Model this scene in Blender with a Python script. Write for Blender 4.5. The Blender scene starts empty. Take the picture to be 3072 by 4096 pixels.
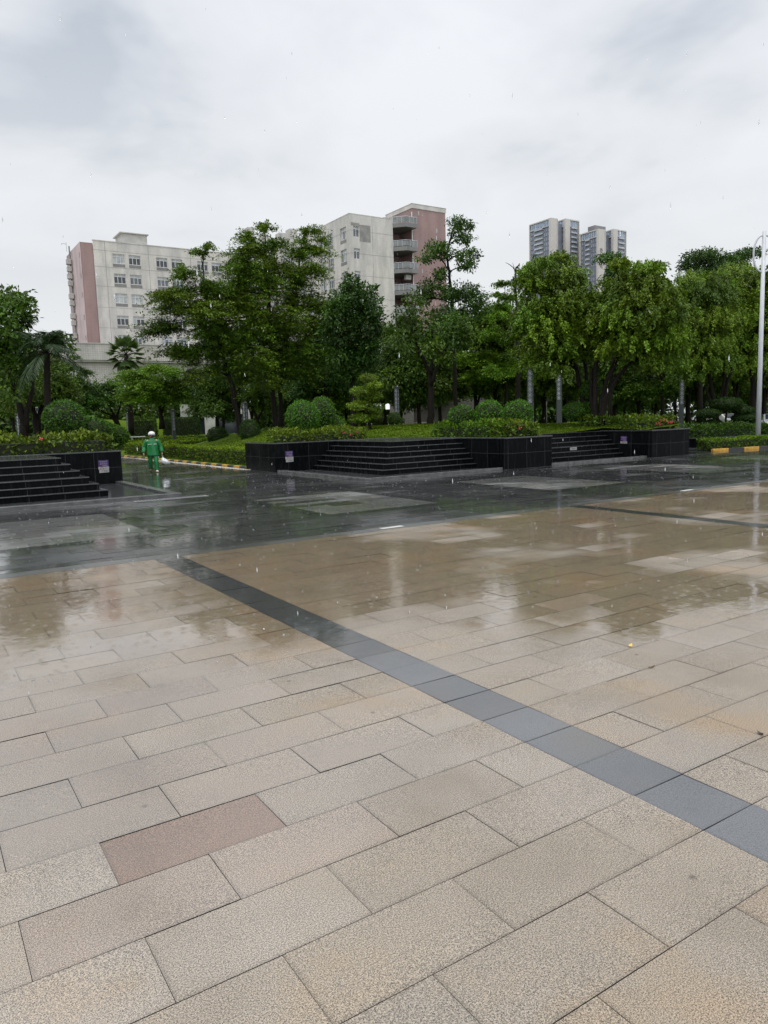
import bpy, math, random
import numpy as np
from mathutils import Vector, Matrix
C = bpy.context.scene.collection
S = bpy.context.scene
random.seed(11); RNG = np.random.default_rng(5)

# ---------------------------------------------------------------- camera, sky, sun, exposure
EYE = Vector((0, 0, 1.95))
PITCH, ROLL, YAW = 0.1241975, 0.0314409, 0.5708554
cp, sp, cy, sy = math.cos(PITCH), math.sin(PITCH), math.cos(YAW), math.sin(YAW)
fwd = Vector((sy*cp, cy*cp, -sp)); right = Vector((cy, -sy, 0)); up = right.cross(fwd)
rr = math.cos(ROLL)*right - math.sin(ROLL)*up
uu = math.sin(ROLL)*right + math.cos(ROLL)*up
cam = bpy.data.cameras.new('camera'); camo = bpy.data.objects.new('camera', cam); C.objects.link(camo)
M = Matrix((rr, uu, -fwd)).transposed().to_4x4(); M.translation = EYE
camo.matrix_world = M
cam.sensor_width = 36.0; cam.sensor_fit = 'AUTO'; cam.lens = 2966.6/4096*36.0
cam.clip_start = 0.05; cam.clip_end = 4000
S.camera = camo
S.view_settings.view_transform = 'Standard'; S.view_settings.look = 'None'
S.view_settings.exposure = 0.0; S.view_settings.gamma = 1.0
SUN_EL, SUN_AZ = math.radians(76), math.radians(215)
w = bpy.data.worlds.new('World'); S.world = w; w.use_nodes = True
nt = w.node_tree; nt.nodes.clear(); N = nt.nodes.new; L = nt.links.new
out = N('ShaderNodeOutputWorld'); bg = N('ShaderNodeBackground'); L(bg.outputs[0], out.inputs[0])
sky = N('ShaderNodeTexSky'); sky.sky_type = 'NISHITA'; sky.sun_disc = False
sky.sun_elevation = SUN_EL; sky.sun_rotation = SUN_AZ; sky.air_density = 1.5; sky.dust_density = 4
tc = N('ShaderNodeTexCoord')
sep = N('ShaderNodeSeparateXYZ'); L(tc.outputs['Generated'], sep.inputs[0])
# project the view direction on a cloud ceiling so that clouds flatten towards the horizon
zc = N('ShaderNodeMath'); zc.operation = 'MAXIMUM'; L(sep.outputs[2], zc.inputs[0]); zc.inputs[1].default_value = 0.0
za = N('ShaderNodeMath'); za.operation = 'ADD'; L(zc.outputs[0], za.inputs[0]); za.inputs[1].default_value = 0.22
dv = N('ShaderNodeVectorMath'); dv.operation = 'DIVIDE'; L(tc.outputs['Generated'], dv.inputs[0])
cmb = N('ShaderNodeCombineXYZ')
for i in range(3): L(za.outputs[0], cmb.inputs[i])
L(cmb.outputs[0], dv.inputs[1])
def wnoise(scale, detail, rough, off):
    m = N('ShaderNodeMapping'); L(dv.outputs[0], m.inputs[0]); m.inputs['Location'].default_value = off
    n = N('ShaderNodeTexNoise'); n.inputs['Scale'].default_value = scale; n.inputs['Detail'].default_value = detail
    n.inputs['Roughness'].default_value = rough; n.inputs['Distortion'].default_value = .35
    L(m.outputs[0], n.inputs['Vector']); return n.outputs['Fac']
n1 = wnoise(1.25, 5, .5, (8.3, 4.2, 1)); n2 = wnoise(3.2, 4, .5, (0.4, 7.7, 2))
mx = N('ShaderNodeMix'); mx.data_type = 'FLOAT'; mx.inputs[0].default_value = .3; L(n1, mx.inputs[2]); L(n2, mx.inputs[3])
rp = N('ShaderNodeValToRGB'); L(mx.outputs[0], rp.inputs[0])
e = rp.color_ramp.elements
e[0].position = .39; e[0].color = (.56, .61, .685, 1)
e[1].position = .60; e[1].color = (.90, .925, .97, 1)
m1 = e.new(.48); m1.color = (.79, .82, .87, 1)
# even pale veil near the horizon, a brighter ceiling overhead
hz = N('ShaderNodeMapRange'); L(sep.outputs[2], hz.inputs[0]); hz.inputs[1].default_value = .12; hz.inputs[2].default_value = .42
mh = N('ShaderNodeMix'); mh.data_type = 'RGBA'; L(hz.outputs[0], mh.inputs[0]); mh.inputs[6].default_value = (.83, .855, .875, 1); L(rp.outputs[0], mh.inputs[7])
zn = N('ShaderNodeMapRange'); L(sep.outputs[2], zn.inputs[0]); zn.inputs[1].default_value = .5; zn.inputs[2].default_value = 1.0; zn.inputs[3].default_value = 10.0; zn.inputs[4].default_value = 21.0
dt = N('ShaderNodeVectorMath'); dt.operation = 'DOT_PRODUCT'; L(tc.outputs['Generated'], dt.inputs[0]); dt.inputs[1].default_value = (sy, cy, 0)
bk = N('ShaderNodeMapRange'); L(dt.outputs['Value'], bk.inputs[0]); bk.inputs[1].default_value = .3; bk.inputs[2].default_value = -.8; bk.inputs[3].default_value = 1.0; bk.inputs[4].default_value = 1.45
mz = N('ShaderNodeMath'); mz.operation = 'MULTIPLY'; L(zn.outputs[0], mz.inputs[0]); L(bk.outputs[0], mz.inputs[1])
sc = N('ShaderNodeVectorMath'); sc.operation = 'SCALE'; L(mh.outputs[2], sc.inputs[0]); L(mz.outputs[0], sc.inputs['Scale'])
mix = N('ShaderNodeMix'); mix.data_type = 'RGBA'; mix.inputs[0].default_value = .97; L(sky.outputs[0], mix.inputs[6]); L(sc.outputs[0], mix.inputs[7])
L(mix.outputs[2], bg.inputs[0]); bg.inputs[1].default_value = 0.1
sl = bpy.data.lights.new('sun', 'SUN'); sl.energy = 1.5; sl.angle = math.radians(28); sl.color = (1, .96, .9)
so = bpy.data.objects.new('sun', sl); C.objects.link(so)
so.rotation_euler = Vector((math.sin(SUN_AZ)*math.cos(SUN_EL), math.cos(SUN_AZ)*math.cos(SUN_EL), math.sin(SUN_EL))).to_track_quat('Z', 'Y').to_euler()

# ---------------------------------------------------------------- helpers
def tag(o, label=None, cat=None, group=None, kind=None):
    if label: o['label'] = label
    if cat: o['category'] = cat
    if group: o['group'] = group
    if kind: o['kind'] = kind
    return o
def thing(name, label, cat, loc=(0, 0, 0), rz=0, group=None):
    o = bpy.data.objects.new(name, None); C.objects.link(o); o.empty_display_size = .2
    o.location = loc; o.rotation_euler = (0, 0, rz)
    return tag(o, label, cat, group)
def copy_tree(o, parent=None):
    c = o.copy(); C.objects.link(c); c.parent = parent
    for ch in list(o.children): copy_tree(ch, c)
    return c
def wloc(o):
    v = Vector((0, 0, 0))
    while o is not None: v += o.location; o = o.parent
    return v
class MB:
    def __init__(s): s.v = []; s.f = []; s.m = []
    def poly(s, pts, mi=0):
        b = len(s.v); s.v += [tuple(p) for p in pts]; s.f.append(tuple(range(b, b+len(pts)))); s.m.append(mi)
    def box(s, x0, y0, z0, x1, y1, z1, mi=0):
        b = len(s.v); s.v += [(x0,y0,z0),(x1,y0,z0),(x1,y1,z0),(x0,y1,z0),(x0,y0,z1),(x1,y0,z1),(x1,y1,z1),(x0,y1,z1)]
        for q in ((3,2,1,0),(4,5,6,7),(0,1,5,4),(1,2,6,5),(2,3,7,6),(3,0,4,7)): s.f.append(tuple(b+i for i in q)); s.m.append(mi)
        return s
    def obox(s, c, ax, ay, az, mi=0):
        c, ax, ay, az = map(Vector, (c, ax, ay, az)); b = len(s.v)
        for k in (-1, 1):
            for i, j in ((-1,-1),(1,-1),(1,1),(-1,1)): s.v.append(tuple(c+ax*i+ay*j+az*k))
        for q in ((3,2,1,0),(4,5,6,7),(0,1,5,4),(1,2,6,5),(2,3,7,6),(3,0,4,7)): s.f.append(tuple(b+i for i in q)); s.m.append(mi)
        return s
    def prism(s, pts, z0, z1, mi=0):
        n = len(pts); b = len(s.v)
        s.v += [(p[0], p[1], z0) for p in pts] + [(p[0], p[1], z1) for p in pts]
        s.f.append(tuple(b+i for i in reversed(range(n)))); s.f.append(tuple(b+n+i for i in range(n))); s.m += [mi, mi]
        for i in range(n): j = (i+1) % n; s.f.append((b+i, b+j, b+n+j, b+n+i)); s.m.append(mi)
        return s
    def rings(s, rg, cap=True, mi=0):
        n = len(rg[0]); b = len(s.v)
        for r in rg: s.v += [tuple(p) for p in r]
        for k in range(len(rg)-1):
            for i in range(n):
                j = (i+1) % n; s.f.append((b+k*n+i, b+k*n+j, b+(k+1)*n+j, b+(k+1)*n+i)); s.m.append(mi)
        if cap:
            s.f.append(tuple(b+i for i in reversed(range(n)))); s.f.append(tuple(b+(len(rg)-1)*n+i for i in range(n))); s.m += [mi, mi]
        return s
    def tube(s, pts, rad, n=8, mi=0, cap=True, ell=None):
        P = [Vector([float(q) for q in p]) for p in pts]; R = [float(q) for q in rad] if hasattr(rad, '__len__') else [float(rad)]*len(P); rg = []
        ref = None
        for i, p in enumerate(P):
            d = (P[min(i+1, len(P)-1)] - P[max(i-1, 0)])
            d = d.normalized() if d.length > 1e-6 else Vector((0,0,1))
            if ref is None: ref = Vector((1,0,0)) if abs(d.x) < .9 else Vector((0,1,0))
            a = (ref - d*ref.dot(d)).normalized(); b_ = d.cross(a); ref = a
            rg.append([p + R[i]*(math.cos(t)*a + math.sin(t)*b_*(ell or 1)) for t in [2*math.pi*k/n for k in range(n)]])
        return s.rings(rg, cap, mi)
    def lathe(s, prof, c=(0,0,0), n=16, mi=0):
        return s.rings([[(c[0]+r*math.cos(2*math.pi*k/n), c[1]+r*math.sin(2*math.pi*k/n), c[2]+z) for k in range(n)] for r, z in prof], True, mi)
    def build(s, name, mats, parent=None, smooth=False, bevel=0):
        me = bpy.data.meshes.new(name); o = bpy.data.objects.new(name, me); C.objects.link(o)
        off = Vector((0,0,0))
        if parent is not None: off = wloc(parent); o.parent = parent
        V = np.array(s.v, float) - np.array(off)
        me.from_pydata(V.tolist(), [], s.f); me.update()
        uv = me.uv_layers.new(name='UVMap'); nl = len(me.loops)
        lv = np.empty(nl, int); me.loops.foreach_get('vertex_index', lv)
        pn = np.empty(len(me.polygons)*3); me.polygons.foreach_get('normal', pn); pn = np.abs(pn.reshape(-1, 3))
        lt = np.empty(len(me.polygons), int); me.polygons.foreach_get('loop_total', lt)
        ax = np.repeat(np.argmax(pn, 1), lt); W = np.array(s.v, float)[lv]
        U = np.where((ax == 0)[:, None], W[:, [1, 2]], np.where((ax == 1)[:, None], W[:, [0, 2]], W[:, [0, 1]]))
        uv.data.foreach_set('uv', U.astype(np.float32).ravel())
        for m_ in (mats if isinstance(mats, (list, tuple)) else [mats]): me.materials.append(m_)
        me.polygons.foreach_set('material_index', np.array(s.m, np.int32))
        if smooth: me.polygons.foreach_set('use_smooth', np.ones(len(me.polygons), bool))
        if bevel:
            b = o.modifiers.new('edge', 'BEVEL'); b.width = bevel; b.segments = 1; b.limit_method = 'ANGLE'
        return o
def np_mesh(name, V, F, mats, parent=None, col=None, uv=None, smooth=False):
    """V (n,3), F (m,k) equal-sized polygons; col per vertex (n,3)"""
    me = bpy.data.meshes.new(name); o = bpy.data.objects.new(name, me); C.objects.link(o)
    if parent is not None: o.parent = parent
    n, (m_, k) = len(V), F.shape
    me.vertices.add(n); me.vertices.foreach_set('co', V.astype(np.float32).ravel())
    me.loops.add(m_*k); me.loops.foreach_set('vertex_index', F.astype(np.int32).ravel())
    me.polygons.add(m_); me.polygons.foreach_set('loop_start', np.arange(0, m_*k, k, dtype=np.int32))
    me.update(calc_edges=True); me.validate()
    if col is not None:
        a = me.color_attributes.new('tone', 'FLOAT_COLOR', 'POINT')
        a.data.foreach_set('color', np.concatenate([col, np.ones((n, 1))], 1).astype(np.float32).ravel())
    if uv is not None:
        u = me.uv_layers.new(name='UVMap'); u.data.foreach_set('uv', uv[F.ravel()].astype(np.float32).ravel())
    for q in (mats if isinstance(mats, (list, tuple)) else [mats]): me.materials.append(q)
    if smooth: me.polygons.foreach_set('use_smooth', np.ones(m_, bool))
    return o

# ---------------------------------------------------------------- materials
class Mat:
    def __init__(s, name):
        s.m = bpy.data.materials.new(name); s.m.use_nodes = True; s.t = s.m.node_tree
        s.p = s.t.nodes['Principled BSDF']; s.o = s.t.nodes['Material Output']
    def n(s, kind, **k):
        x = s.t.nodes.new('ShaderNode'+kind)
        for a, b in k.items(): setattr(x, a, b)
        return x
    def l(s, a, b): s.t.links.new(a, b)
    def set(s, **k):
        for a, b in k.items(): s.p.inputs[a.replace('_', ' ')].default_value = b if not isinstance(b, tuple) or len(b) == 4 else (*b, 1)
        return s
    def coord(s, scale=(1,1,1), kind='Object'):
        t = s.n('TexCoord'); m = s.n('Mapping'); s.l(t.outputs[kind], m.inputs[0]); m.inputs['Scale'].default_value = scale; return m.outputs[0]
    def noise(s, vec, scale, detail=3, rough=.5):
        x = s.n('TexNoise'); x.inputs['Scale'].default_value = scale; x.inputs['Detail'].default_value = detail; x.inputs['Roughness'].default_value = rough
        if vec is not None: s.l(vec, x.inputs['Vector'])
        return x.outputs['Fac']
    def ramp(s, fac, stops):
        r = s.n('ValToRGB'); s.l(fac, r.inputs[0]); e = r.color_ramp.elements
        e[0].position, e[0].color = stops[0][0], (*stops[0][1], 1); e[1].position, e[1].color = stops[-1][0], (*stops[-1][1], 1)
        for p_, c_ in stops[1:-1]: q = e.new(p_); q.color = (*c_, 1)
        return r.outputs[0]
    def mixc(s, fac, a, b, mode='MIX'):
        x = s.n('Mix', data_type='RGBA', blend_type=mode)
        for i, v in ((0, fac), (6, a), (7, b)):
            if isinstance(v, bpy.types.NodeSocket): s.l(v, x.inputs[i])
            else: x.inputs[i].default_value = v if i == 0 else (*v, 1)
        return x.outputs[2]
    def math(s, op, a, b=0.0):
        x = s.n('Math', operation=op)
        for i, v in ((0, a), (1, b)):
            if isinstance(v, bpy.types.NodeSocket): s.l(v, x.inputs[i])
            else: x.inputs[i].default_value = v
        return x.outputs[0]
    def maprange(s, v, a, b, c, d):
        x = s.n('MapRange'); s.l(v, x.inputs[0])
        for i, q in enumerate((a, b, c, d)): x.inputs[i+1].default_value = q
        return x.outputs[0]
    def bump(s, h, strength, dist, normal=None):
        x = s.n('Bump'); x.inputs['Strength'].default_value = strength; x.inputs['Distance'].default_value = dist; s.l(h, x.inputs['Height'])
        if normal is not None: s.l(normal, x.inputs['Normal'])
        return x.outputs[0]
def plain(name, col, rough=.5, metal=0, spec=.5, coat=0, var=.12, vs=6, emit=0):
    m = Mat(name); m.set(Roughness=rough, Metallic=metal, Coat_Weight=coat); m.p.inputs['Specular IOR Level'].default_value = spec
    f = m.noise(m.coord(), vs, 4)
    a = tuple(max(0, c*(1-var)) for c in col); b = tuple(min(1, c*(1+var)) for c in col)
    c = m.ramp(f, [(.3, a), (.7, b)]); m.l(c, m.p.inputs['Base Color'])
    if emit: m.l(c, m.p.inputs['Emission Color']); m.p.inputs['Emission Strength'].default_value = emit
    return m.m
def ripple_height(m, vec):
    """rain-struck water film: rings around scattered impact points over wind ripples"""
    hs = None
    for sc_, fr, r_, off in ((2.1, 34, .34, 0), (3.3, 46, .36, 5.3), (5.2, 60, .4, 9.1)):
        mp = m.n('Mapping'); m.l(vec, mp.inputs[0]); mp.inputs['Location'].default_value = (off, off*.7, 0)
        v = m.n('TexVoronoi', voronoi_dimensions='2D'); v.inputs['Scale'].default_value = sc_; m.l(mp.outputs[0], v.inputs['Vector'])
        d = v.outputs['Distance']
        s_ = m.math('SINE', m.math('MULTIPLY', d, fr)); k = m.maprange(d, 0, r_, 1, 0)
        h_ = m.math('MULTIPLY', s_, m.math('POWER', k, 1.5)); hs = h_ if hs is None else m.math('ADD', hs, h_)
    w_ = m.noise(vec, 9, 2, .5)
    return m.math('ADD', m.math('MULTIPLY', hs, .5), m.math('MULTIPLY', w_, 1.6))
def wet_stone(name, tint, grain, grain_scale, rough0, film=True, wet_lo=.0, wet_hi=1.0, coatior=1.5, soak=True, film_rough=.065):
    """sawn granite: colour per slab ('tone') x grain speckle + stains, under a film of rain water"""
    m = Mat(name); t = m.n('TexCoord'); ob = t.outputs['Object']
    at_ = m.n('VertexColor', layer_name='tone')
    sp_ = m.noise(ob, grain_scale, 2, .6)
    sp2 = m.noise(ob, grain_scale*1.9, 1, .5)
    g = m.ramp(sp_, [(.34, tuple(1-grain*.75 for _ in range(3))), (.5, (1, 1, 1)), (.66, tuple(1+grain*.5 for _ in range(3)))])
    g2 = m.ramp(sp2, [(.36, tuple(1-grain*1.15 for _ in range(3))), (.46, (1, 1, 1)), (.7, tuple(1+grain*.35 for _ in range(3)))])
    st = m.ramp(m.noise(ob, 1.1, 5, .6), [(.33, (.86, .85, .84)), (.5, (1, 1, 1)), (.68, (1.06, 1.03, .98))])
    base = m.mixc(1.0, at_.outputs['Color'], tint, 'MULTIPLY')
    c = m.mixc(1.0, m.mixc(1.0, m.mixc(1.0, base, g, 'MULTIPLY'), g2, 'MULTIPLY'), st, 'MULTIPLY')
    # rust-tan bleeding, grey damp blotches and a few round gum spots, all in the stone itself
    st3 = m.ramp(m.noise(ob, .55, 5, .62), [(.52, (1, 1, 1)), (.72, (1.05, .93, .78))])
    st4 = m.ramp(m.noise(ob, 4.5, 5, .7), [(.30, (.88, .88, .88)), (.42, (1, 1, 1))])
    vo = m.n('TexVoronoi', voronoi_dimensions='2D'); vo.inputs['Scale'].default_value = .62; vo.inputs['Randomness'].default_value = 1
    m.l(ob, vo.inputs['Vector']); gd = m.math('ADD', vo.outputs['Distance'], m.math('MULTIPLY', m.noise(ob, 60, 3, .6), .012))
    st5 = m.ramp(gd, [(.013, (.5, .5, .5)), (.019, (1, 1, 1))])
    for s_ in (st3, st4, st5): c = m.mixc(1.0, c, s_, 'MULTIPLY')
    uvn = m.n('UVMap'); uvn.uv_map = 'UVMap'; sx = m.n('SeparateXYZ'); m.l(uvn.outputs[0], sx.inputs[0])
    ed = m.math('MINIMUM', sx.outputs[0], sx.outputs[1])
    edm = m.maprange(m.math('ADD', ed, m.math('MULTIPLY', m.noise(ob, 24, 4, .7), .05)), .02, .048, .66, 1)
    em = m.n('CombineXYZ'); [m.l(edm, em.inputs[i]) for i in range(3)]
    c = m.mixc(1.0, c, em.outputs[0], 'MULTIPLY'); m.p.inputs['Specular IOR Level'].default_value = .25
    m.p.inputs['Roughness'].default_value = rough0
    gb = m.bump(sp2, .12, .001); m.l(gb, m.p.inputs['Normal'])
    if film:
        # where water stands: broad puddling plus a per-slab level
        lv = m.n('Attribute', attribute_name='wet')
        w1 = m.noise(ob, .32, 4, .55)
        wet = m.math('ADD', m.maprange(w1, .38, .6, 0, 1), m.math('SUBTRACT', lv.outputs['Fac'], .5))
        wet = m.n('Clamp'); 
        wx = m.math('ADD', m.maprange(w1, .36, .56, 0, 1), m.math('SUBTRACT', lv.outputs['Fac'], .5)); m.l(wx, wet.inputs[0])
        W = wet.outputs[0]; c = m.mixc(m.maprange(W, .45, 1, 0, 1), c, m.mixc(1.0, c, (.74, .645, .525) if soak else (.8, .8, .8), 'MULTIPLY'))
        m.l(m.maprange(W, 0, 1, wet_lo, wet_hi), m.p.inputs['Coat Weight'])
        m.l(m.maprange(W, 0, 1, .32, film_rough), m.p.inputs['Coat Roughness'])
        m.p.inputs['Coat IOR'].default_value = coatior
        rh = ripple_height(m, ob)
        m.l(m.bump(rh, .10 if soak else .09, .004), m.p.inputs['Coat Normal'])
    m.l(c, m.p.inputs['Base Color'])
    return m.m
M_BEIGE = wet_stone('beige_granite', (.675, .650, .608), .78, 150, .6, True, .14, 1.0, 3.0)
M_DARK = wet_stone('dark_granite', (1, 1, 1), .35, 120, .5, True, .6, 1.0, 1.75, False, .05)
M_JOINT = plain('joint_grout', (.022, .018, .015), .7, var=.4, vs=20)
M_GROUND = plain('far_ground', (.07, .07, .068), .35, var=.3, vs=.2)
def black_granite():
    m = Mat('polished_black_granite'); uvn = m.n('UVMap'); uvn.uv_map = 'UVMap'
    b = m.n('TexBrick'); b.offset = 0; m.l(uvn.outputs[0], b.inputs['Vector'])
    for k, v in (('Scale', 1), ('Mortar Size', .007), ('Brick Width', .92), ('Row Height', .575), ('Mortar Smooth', .3)): b.inputs[k].default_value = v
    b.inputs['Color1'].default_value = (.003, .0035, .004, 1); b.inputs['Color2'].default_value = (.006, .0065, .007, 1); b.inputs['Mortar'].default_value = (.045, .048, .048, 1)
    mp = m.n('Mapping'); m.l(uvn.outputs[0], mp.inputs[0]); mp.inputs['Scale'].default_value = (7, .9, 1)
    st = m.ramp(m.noise(mp.outputs[0], 1.6, 5, .65), [(.5, (0, 0, 0)), (.78, (1, 1, 1))])
    m.l(m.mixc(m.math('MULTIPLY', st, .16), b.outputs['Color'], (.06, .066, .066)), m.p.inputs['Base Color'])
    m.l(m.maprange(m.noise(m.coord(), 3, 4), .3, .7, .12, .3), m.p.inputs['Roughness'])
    m.p.inputs['Specular IOR Level'].default_value = .04
    return m.m
M_BLACK = black_granite()
M_TREAD = plain('tread_granite_glint', (.04, .042, .044), .15, var=.3)  # base colour lightened to stand in for sky glints on wet tread edges
M_RIM = plain('grey_rim_granite', (.09, .092, .09), .22, var=.35, vs=4)
def foliage(name, col, gloss=.5, trans=.18, spec=.22):
    m = Mat(name); a = m.n('VertexColor', layer_name='tone')
    c = m.mixc(1.0, a.outputs['Color'], col, 'MULTIPLY'); m.l(c, m.p.inputs['Base Color'])
    m.p.inputs['Roughness'].default_value = gloss; m.p.inputs['Specular IOR Level'].default_value = spec
    tr = m.n('BsdfTranslucent'); m.l(m.mixc(1.0, c, (1.3, 1.35, .5), 'MULTIPLY'), tr.inputs[0])
    ms = m.n('MixShader'); ms.inputs[0].default_value = trans; m.l(m.p.outputs[0], ms.inputs[1]); m.l(tr.outputs[0], ms.inputs[2]); m.l(ms.outputs[0], m.o.inputs[0])
    return m.m
M_LEAF = foliage('leaf', (.056, .102, .015)); M_BARK = plain('wet_bark', (.013, .0105, .008), .65, spec=.12, var=.5, vs=14)
M_HEDGE = foliage('hedge_leaf', (.055, .10, .012)); M_PALM = foliage('palm_leaf', (.045, .07, .03), .4)
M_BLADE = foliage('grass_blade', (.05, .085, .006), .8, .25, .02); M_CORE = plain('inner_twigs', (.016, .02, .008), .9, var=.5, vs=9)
M_PETAL = plain('red_petal', (.42, .045, .05), .5)
def grass():
    m = Mat('lawn'); v = m.coord()
    c = m.mixc(m.noise(v, .35, 4), (.06, .11, .006), (.10, .145, .011)); c = m.mixc(m.math('MULTIPLY', m.noise(v, 22, 4, .7), .55), c, (.03, .055, .008))
    m.l(c, m.p.inputs['Base Color']); m.p.inputs['Roughness'].default_value = .8; m.p.inputs['Specular IOR Level'].default_value = .04
    m.l(m.bump(m.noise(v, 60, 3, .7), .6, .02), m.p.inputs['Normal']); return m.m
M_GRASS = grass()
def tiled(name, col, bw, rh, joint=.8, mort=.03, rough=.45, stain=.25, offset=.5):
    m = Mat(name); u = m.n('UVMap'); u.uv_map = 'UVMap'
    b = m.n('TexBrick'); b.offset = offset; m.l(u.outputs[0], b.inputs['Vector'])
    for k, v in (('Scale', 1), ('Mortar Size', mort), ('Brick Width', bw), ('Row Height', rh), ('Mortar Smooth', .2)): b.inputs[k].default_value = v
    b.inputs['Color1'].default_value = (*[c*.94 for c in col], 1); b.inputs['Color2'].default_value = (*[min(1, c*1.05) for c in col], 1); b.inputs['Mortar'].default_value = (*[c*joint for c in col], 1)
    mp = m.n('Mapping'); m.l(u.outputs[0], mp.inputs[0]); mp.inputs['Scale'].default_value = (1, .22, 1)
    st = m.ramp(m.noise(mp.outputs[0], .55, 6, .65), [(.4, (1, 1, 1)), (.72, (1-stain*1.5, 1-stain*1.45, 1-stain*1.4))])
    st2 = m.ramp(m.noise(u.outputs[0], .16, 3, .5), [(.35, (.93, .93, .94)), (.65, (1.04, 1.03, 1.0))])
    c = m.mixc(1.0, m.mixc(1.0, b.outputs['Color'], st, 'MULTIPLY'), st2, 'MULTIPLY'); m.l(c, m.p.inputs['Base Color'])
    m.p.inputs['Roughness'].default_value = rough; return m.m
M_CREAM = tiled('cream_wall_tiles', (.62, .59, .545), .4, .12, .86, .02); M_PINK = tiled('pink_wall_tiles', (.33, .215, .2), .4, .12, .85, .02, stain=.2)
M_PINKP = tiled('pale_pink_plaster', (.58, .46, .45), 3, 3.6, .93, .02, .7)
M_PODIUM = tiled('podium_square_tiles', (.52, .495, .45), .36, .36, .74, .035, offset=0)
M_SPANDREL = tiled('grey_spandrel_tiles', (.22, .215, .205), .4, .12, .85, .02)
M_GREYPATCH = plain('grey_repair_mortar', (.25, .24, .225), .8, var=.2, vs=1.5)
M_WHITE = plain('white_window_frame', (.62, .62, .6), .4, var=.06); M_CONC = plain('pale_concrete', (.42, .41, .38), .6, var=.15, vs=1.2)
def glass(name, col, rough=.08): return plain(name, col, rough, spec=.7, var=.35, vs=.8)
M_GL = [glass('dark_glass', (.025, .032, .04)), glass('grey_glass', (.10, .115, .13)), glass('curtained_glass', (.38, .40, .41), .2)]
M_STEEL = plain('grey_painted_steel', (.052, .058, .064), .45, var=.1); M_LATT = plain('white_lattice_diffuser', (.5, .53, .57), .5, var=.08)
M_POLE = plain('pale_grey_pole_paint', (.48, .5, .53), .4, var=.06)
M_YEL = plain('yellow_kerb_paint', (.5, .27, .03), .5, var=.3, vs=9); M_KBLK = plain('black_kerb_paint', (.018, .018, .017), .4, var=.4, vs=9)
M_GREY = plain('mid_grey_metal', (.2, .2, .2), .5); M_RUBBER = plain('rubber', (.015, .015, .015), .7)
# ---------------------------------------------------------------- ground and paving
def struct(o): o['kind'] = 'structure'; return o
m = MB(); m.poly([(-900,-60,-.03),(1100,-60,-.03),(1100,1100,-.03),(-900,1100,-.03)]); struct(m.build('ground', M_GROUND))
m = MB(); m.poly([(-14,-5,-.009),(60,-5,-.009),(60,62,-.009),(-14,62,-.009)]); struct(m.build('paving_bed', M_JOINT))
class Slabs:
    def __init__(s): s.V = []; s.F = []; s.c = []; s.u = []; s.w = []
    def add(s, x0, x1, y0, y1, col, wet, gap=.0019, tilt=.0016, z=0):
        gx = gap*random.uniform(.35, 1.0); gap = gap*random.uniform(.8, 1.35)
        b = len(s.V); t = [random.uniform(-tilt, tilt) for _ in range(3)]
        for x, y, a in ((x0+gx, y0+gap, t[0]), (x1-gx, y0+gap, t[1]), (x1-gx, y1-gap, t[1]+t[2]-t[0]), (x0+gx, y1-gap, t[2])):
            s.V.append((x, y, z+a)); s.c.append(col); s.u.append((x-x0, y-y0)); s.w.append(wet)
        s.F.append((b, b+1, b+2, b+3))
    def build(s, name, mat):
        o = np_mesh(name, np.array(s.V), np.array(s.F), mat, None, np.array(s.c), np.array(s.u))
        a = o.data.attributes.new('wet', 'FLOAT', 'POINT'); a.data.foreach_set('value', np.array(s.w, np.float32)); return struct(o)
def beige():
    r = random.random(); k = random.uniform(.96, 1.04)
    if r < .7: c = (.392, .345, .290)
    elif r < .85: c = (.394, .341, .280)
    elif r < .95: c = (.388, .348, .298)
    elif r < .985: c = (.398, .330, .262)
    else: c = (.38, .315, .26)
    return tuple(k*v for v in c)
sb = Slabs(); sd = Slabs()
RH, RL = .395, .79
def row(y0, y1, xa, xb, off):
    xs = [xa]; x = off + math.ceil((xa-off+.02)/RL)*RL
    while x < xb-.02: xs.append(x); x += RL
    xs.append(xb)
    for a, b in zip(xs, xs[1:]):
        yc = (y0+y1)/2; col = beige()
        if abs(yc-3.335) < .1 and abs((a+b)/2-.995) < .1: col = (.285, .19, .135)
        near = max(0, min(1, (yc-1.9)/2.8))
        wet = random.choice((.12, .4, .46, .5, .5, .54, .55, .58, .6)) - .8*(1-near) + (.48 if 6.2 < yc < 10.9 else .24 if yc > 3.4 else 0)
        sb.add(a, b, y0, y1, col, wet)
for j in range(-18, 21):
    y0 = 2.742+RH*j; y1 = min(y0+RH, 10.95)
    odd = j % 2
    row(y0, y1, -9, 2.968, .605 if odd else .21)
    row(y0, y1, 3.369, 11.70, 4.94 if odd else 3.75)
    row(y0, y1, 12.05, 48, .3 if odd else .7)
    for xa, xb in ((2.968, 3.369), (11.70, 12.05)):
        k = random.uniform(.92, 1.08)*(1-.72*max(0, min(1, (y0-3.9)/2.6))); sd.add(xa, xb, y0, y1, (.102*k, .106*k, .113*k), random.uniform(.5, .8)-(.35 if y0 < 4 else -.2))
# rough grey border course between the beige and the dark paving
x = -9.2
while x < 48:
    l = random.choice((.8, .8, 1.2)); k = random.uniform(.85, 1.15); sd.add(x, x+l, 10.95, 11.30, (.085*k, .088*k, .085*k), .5); x += l
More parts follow.
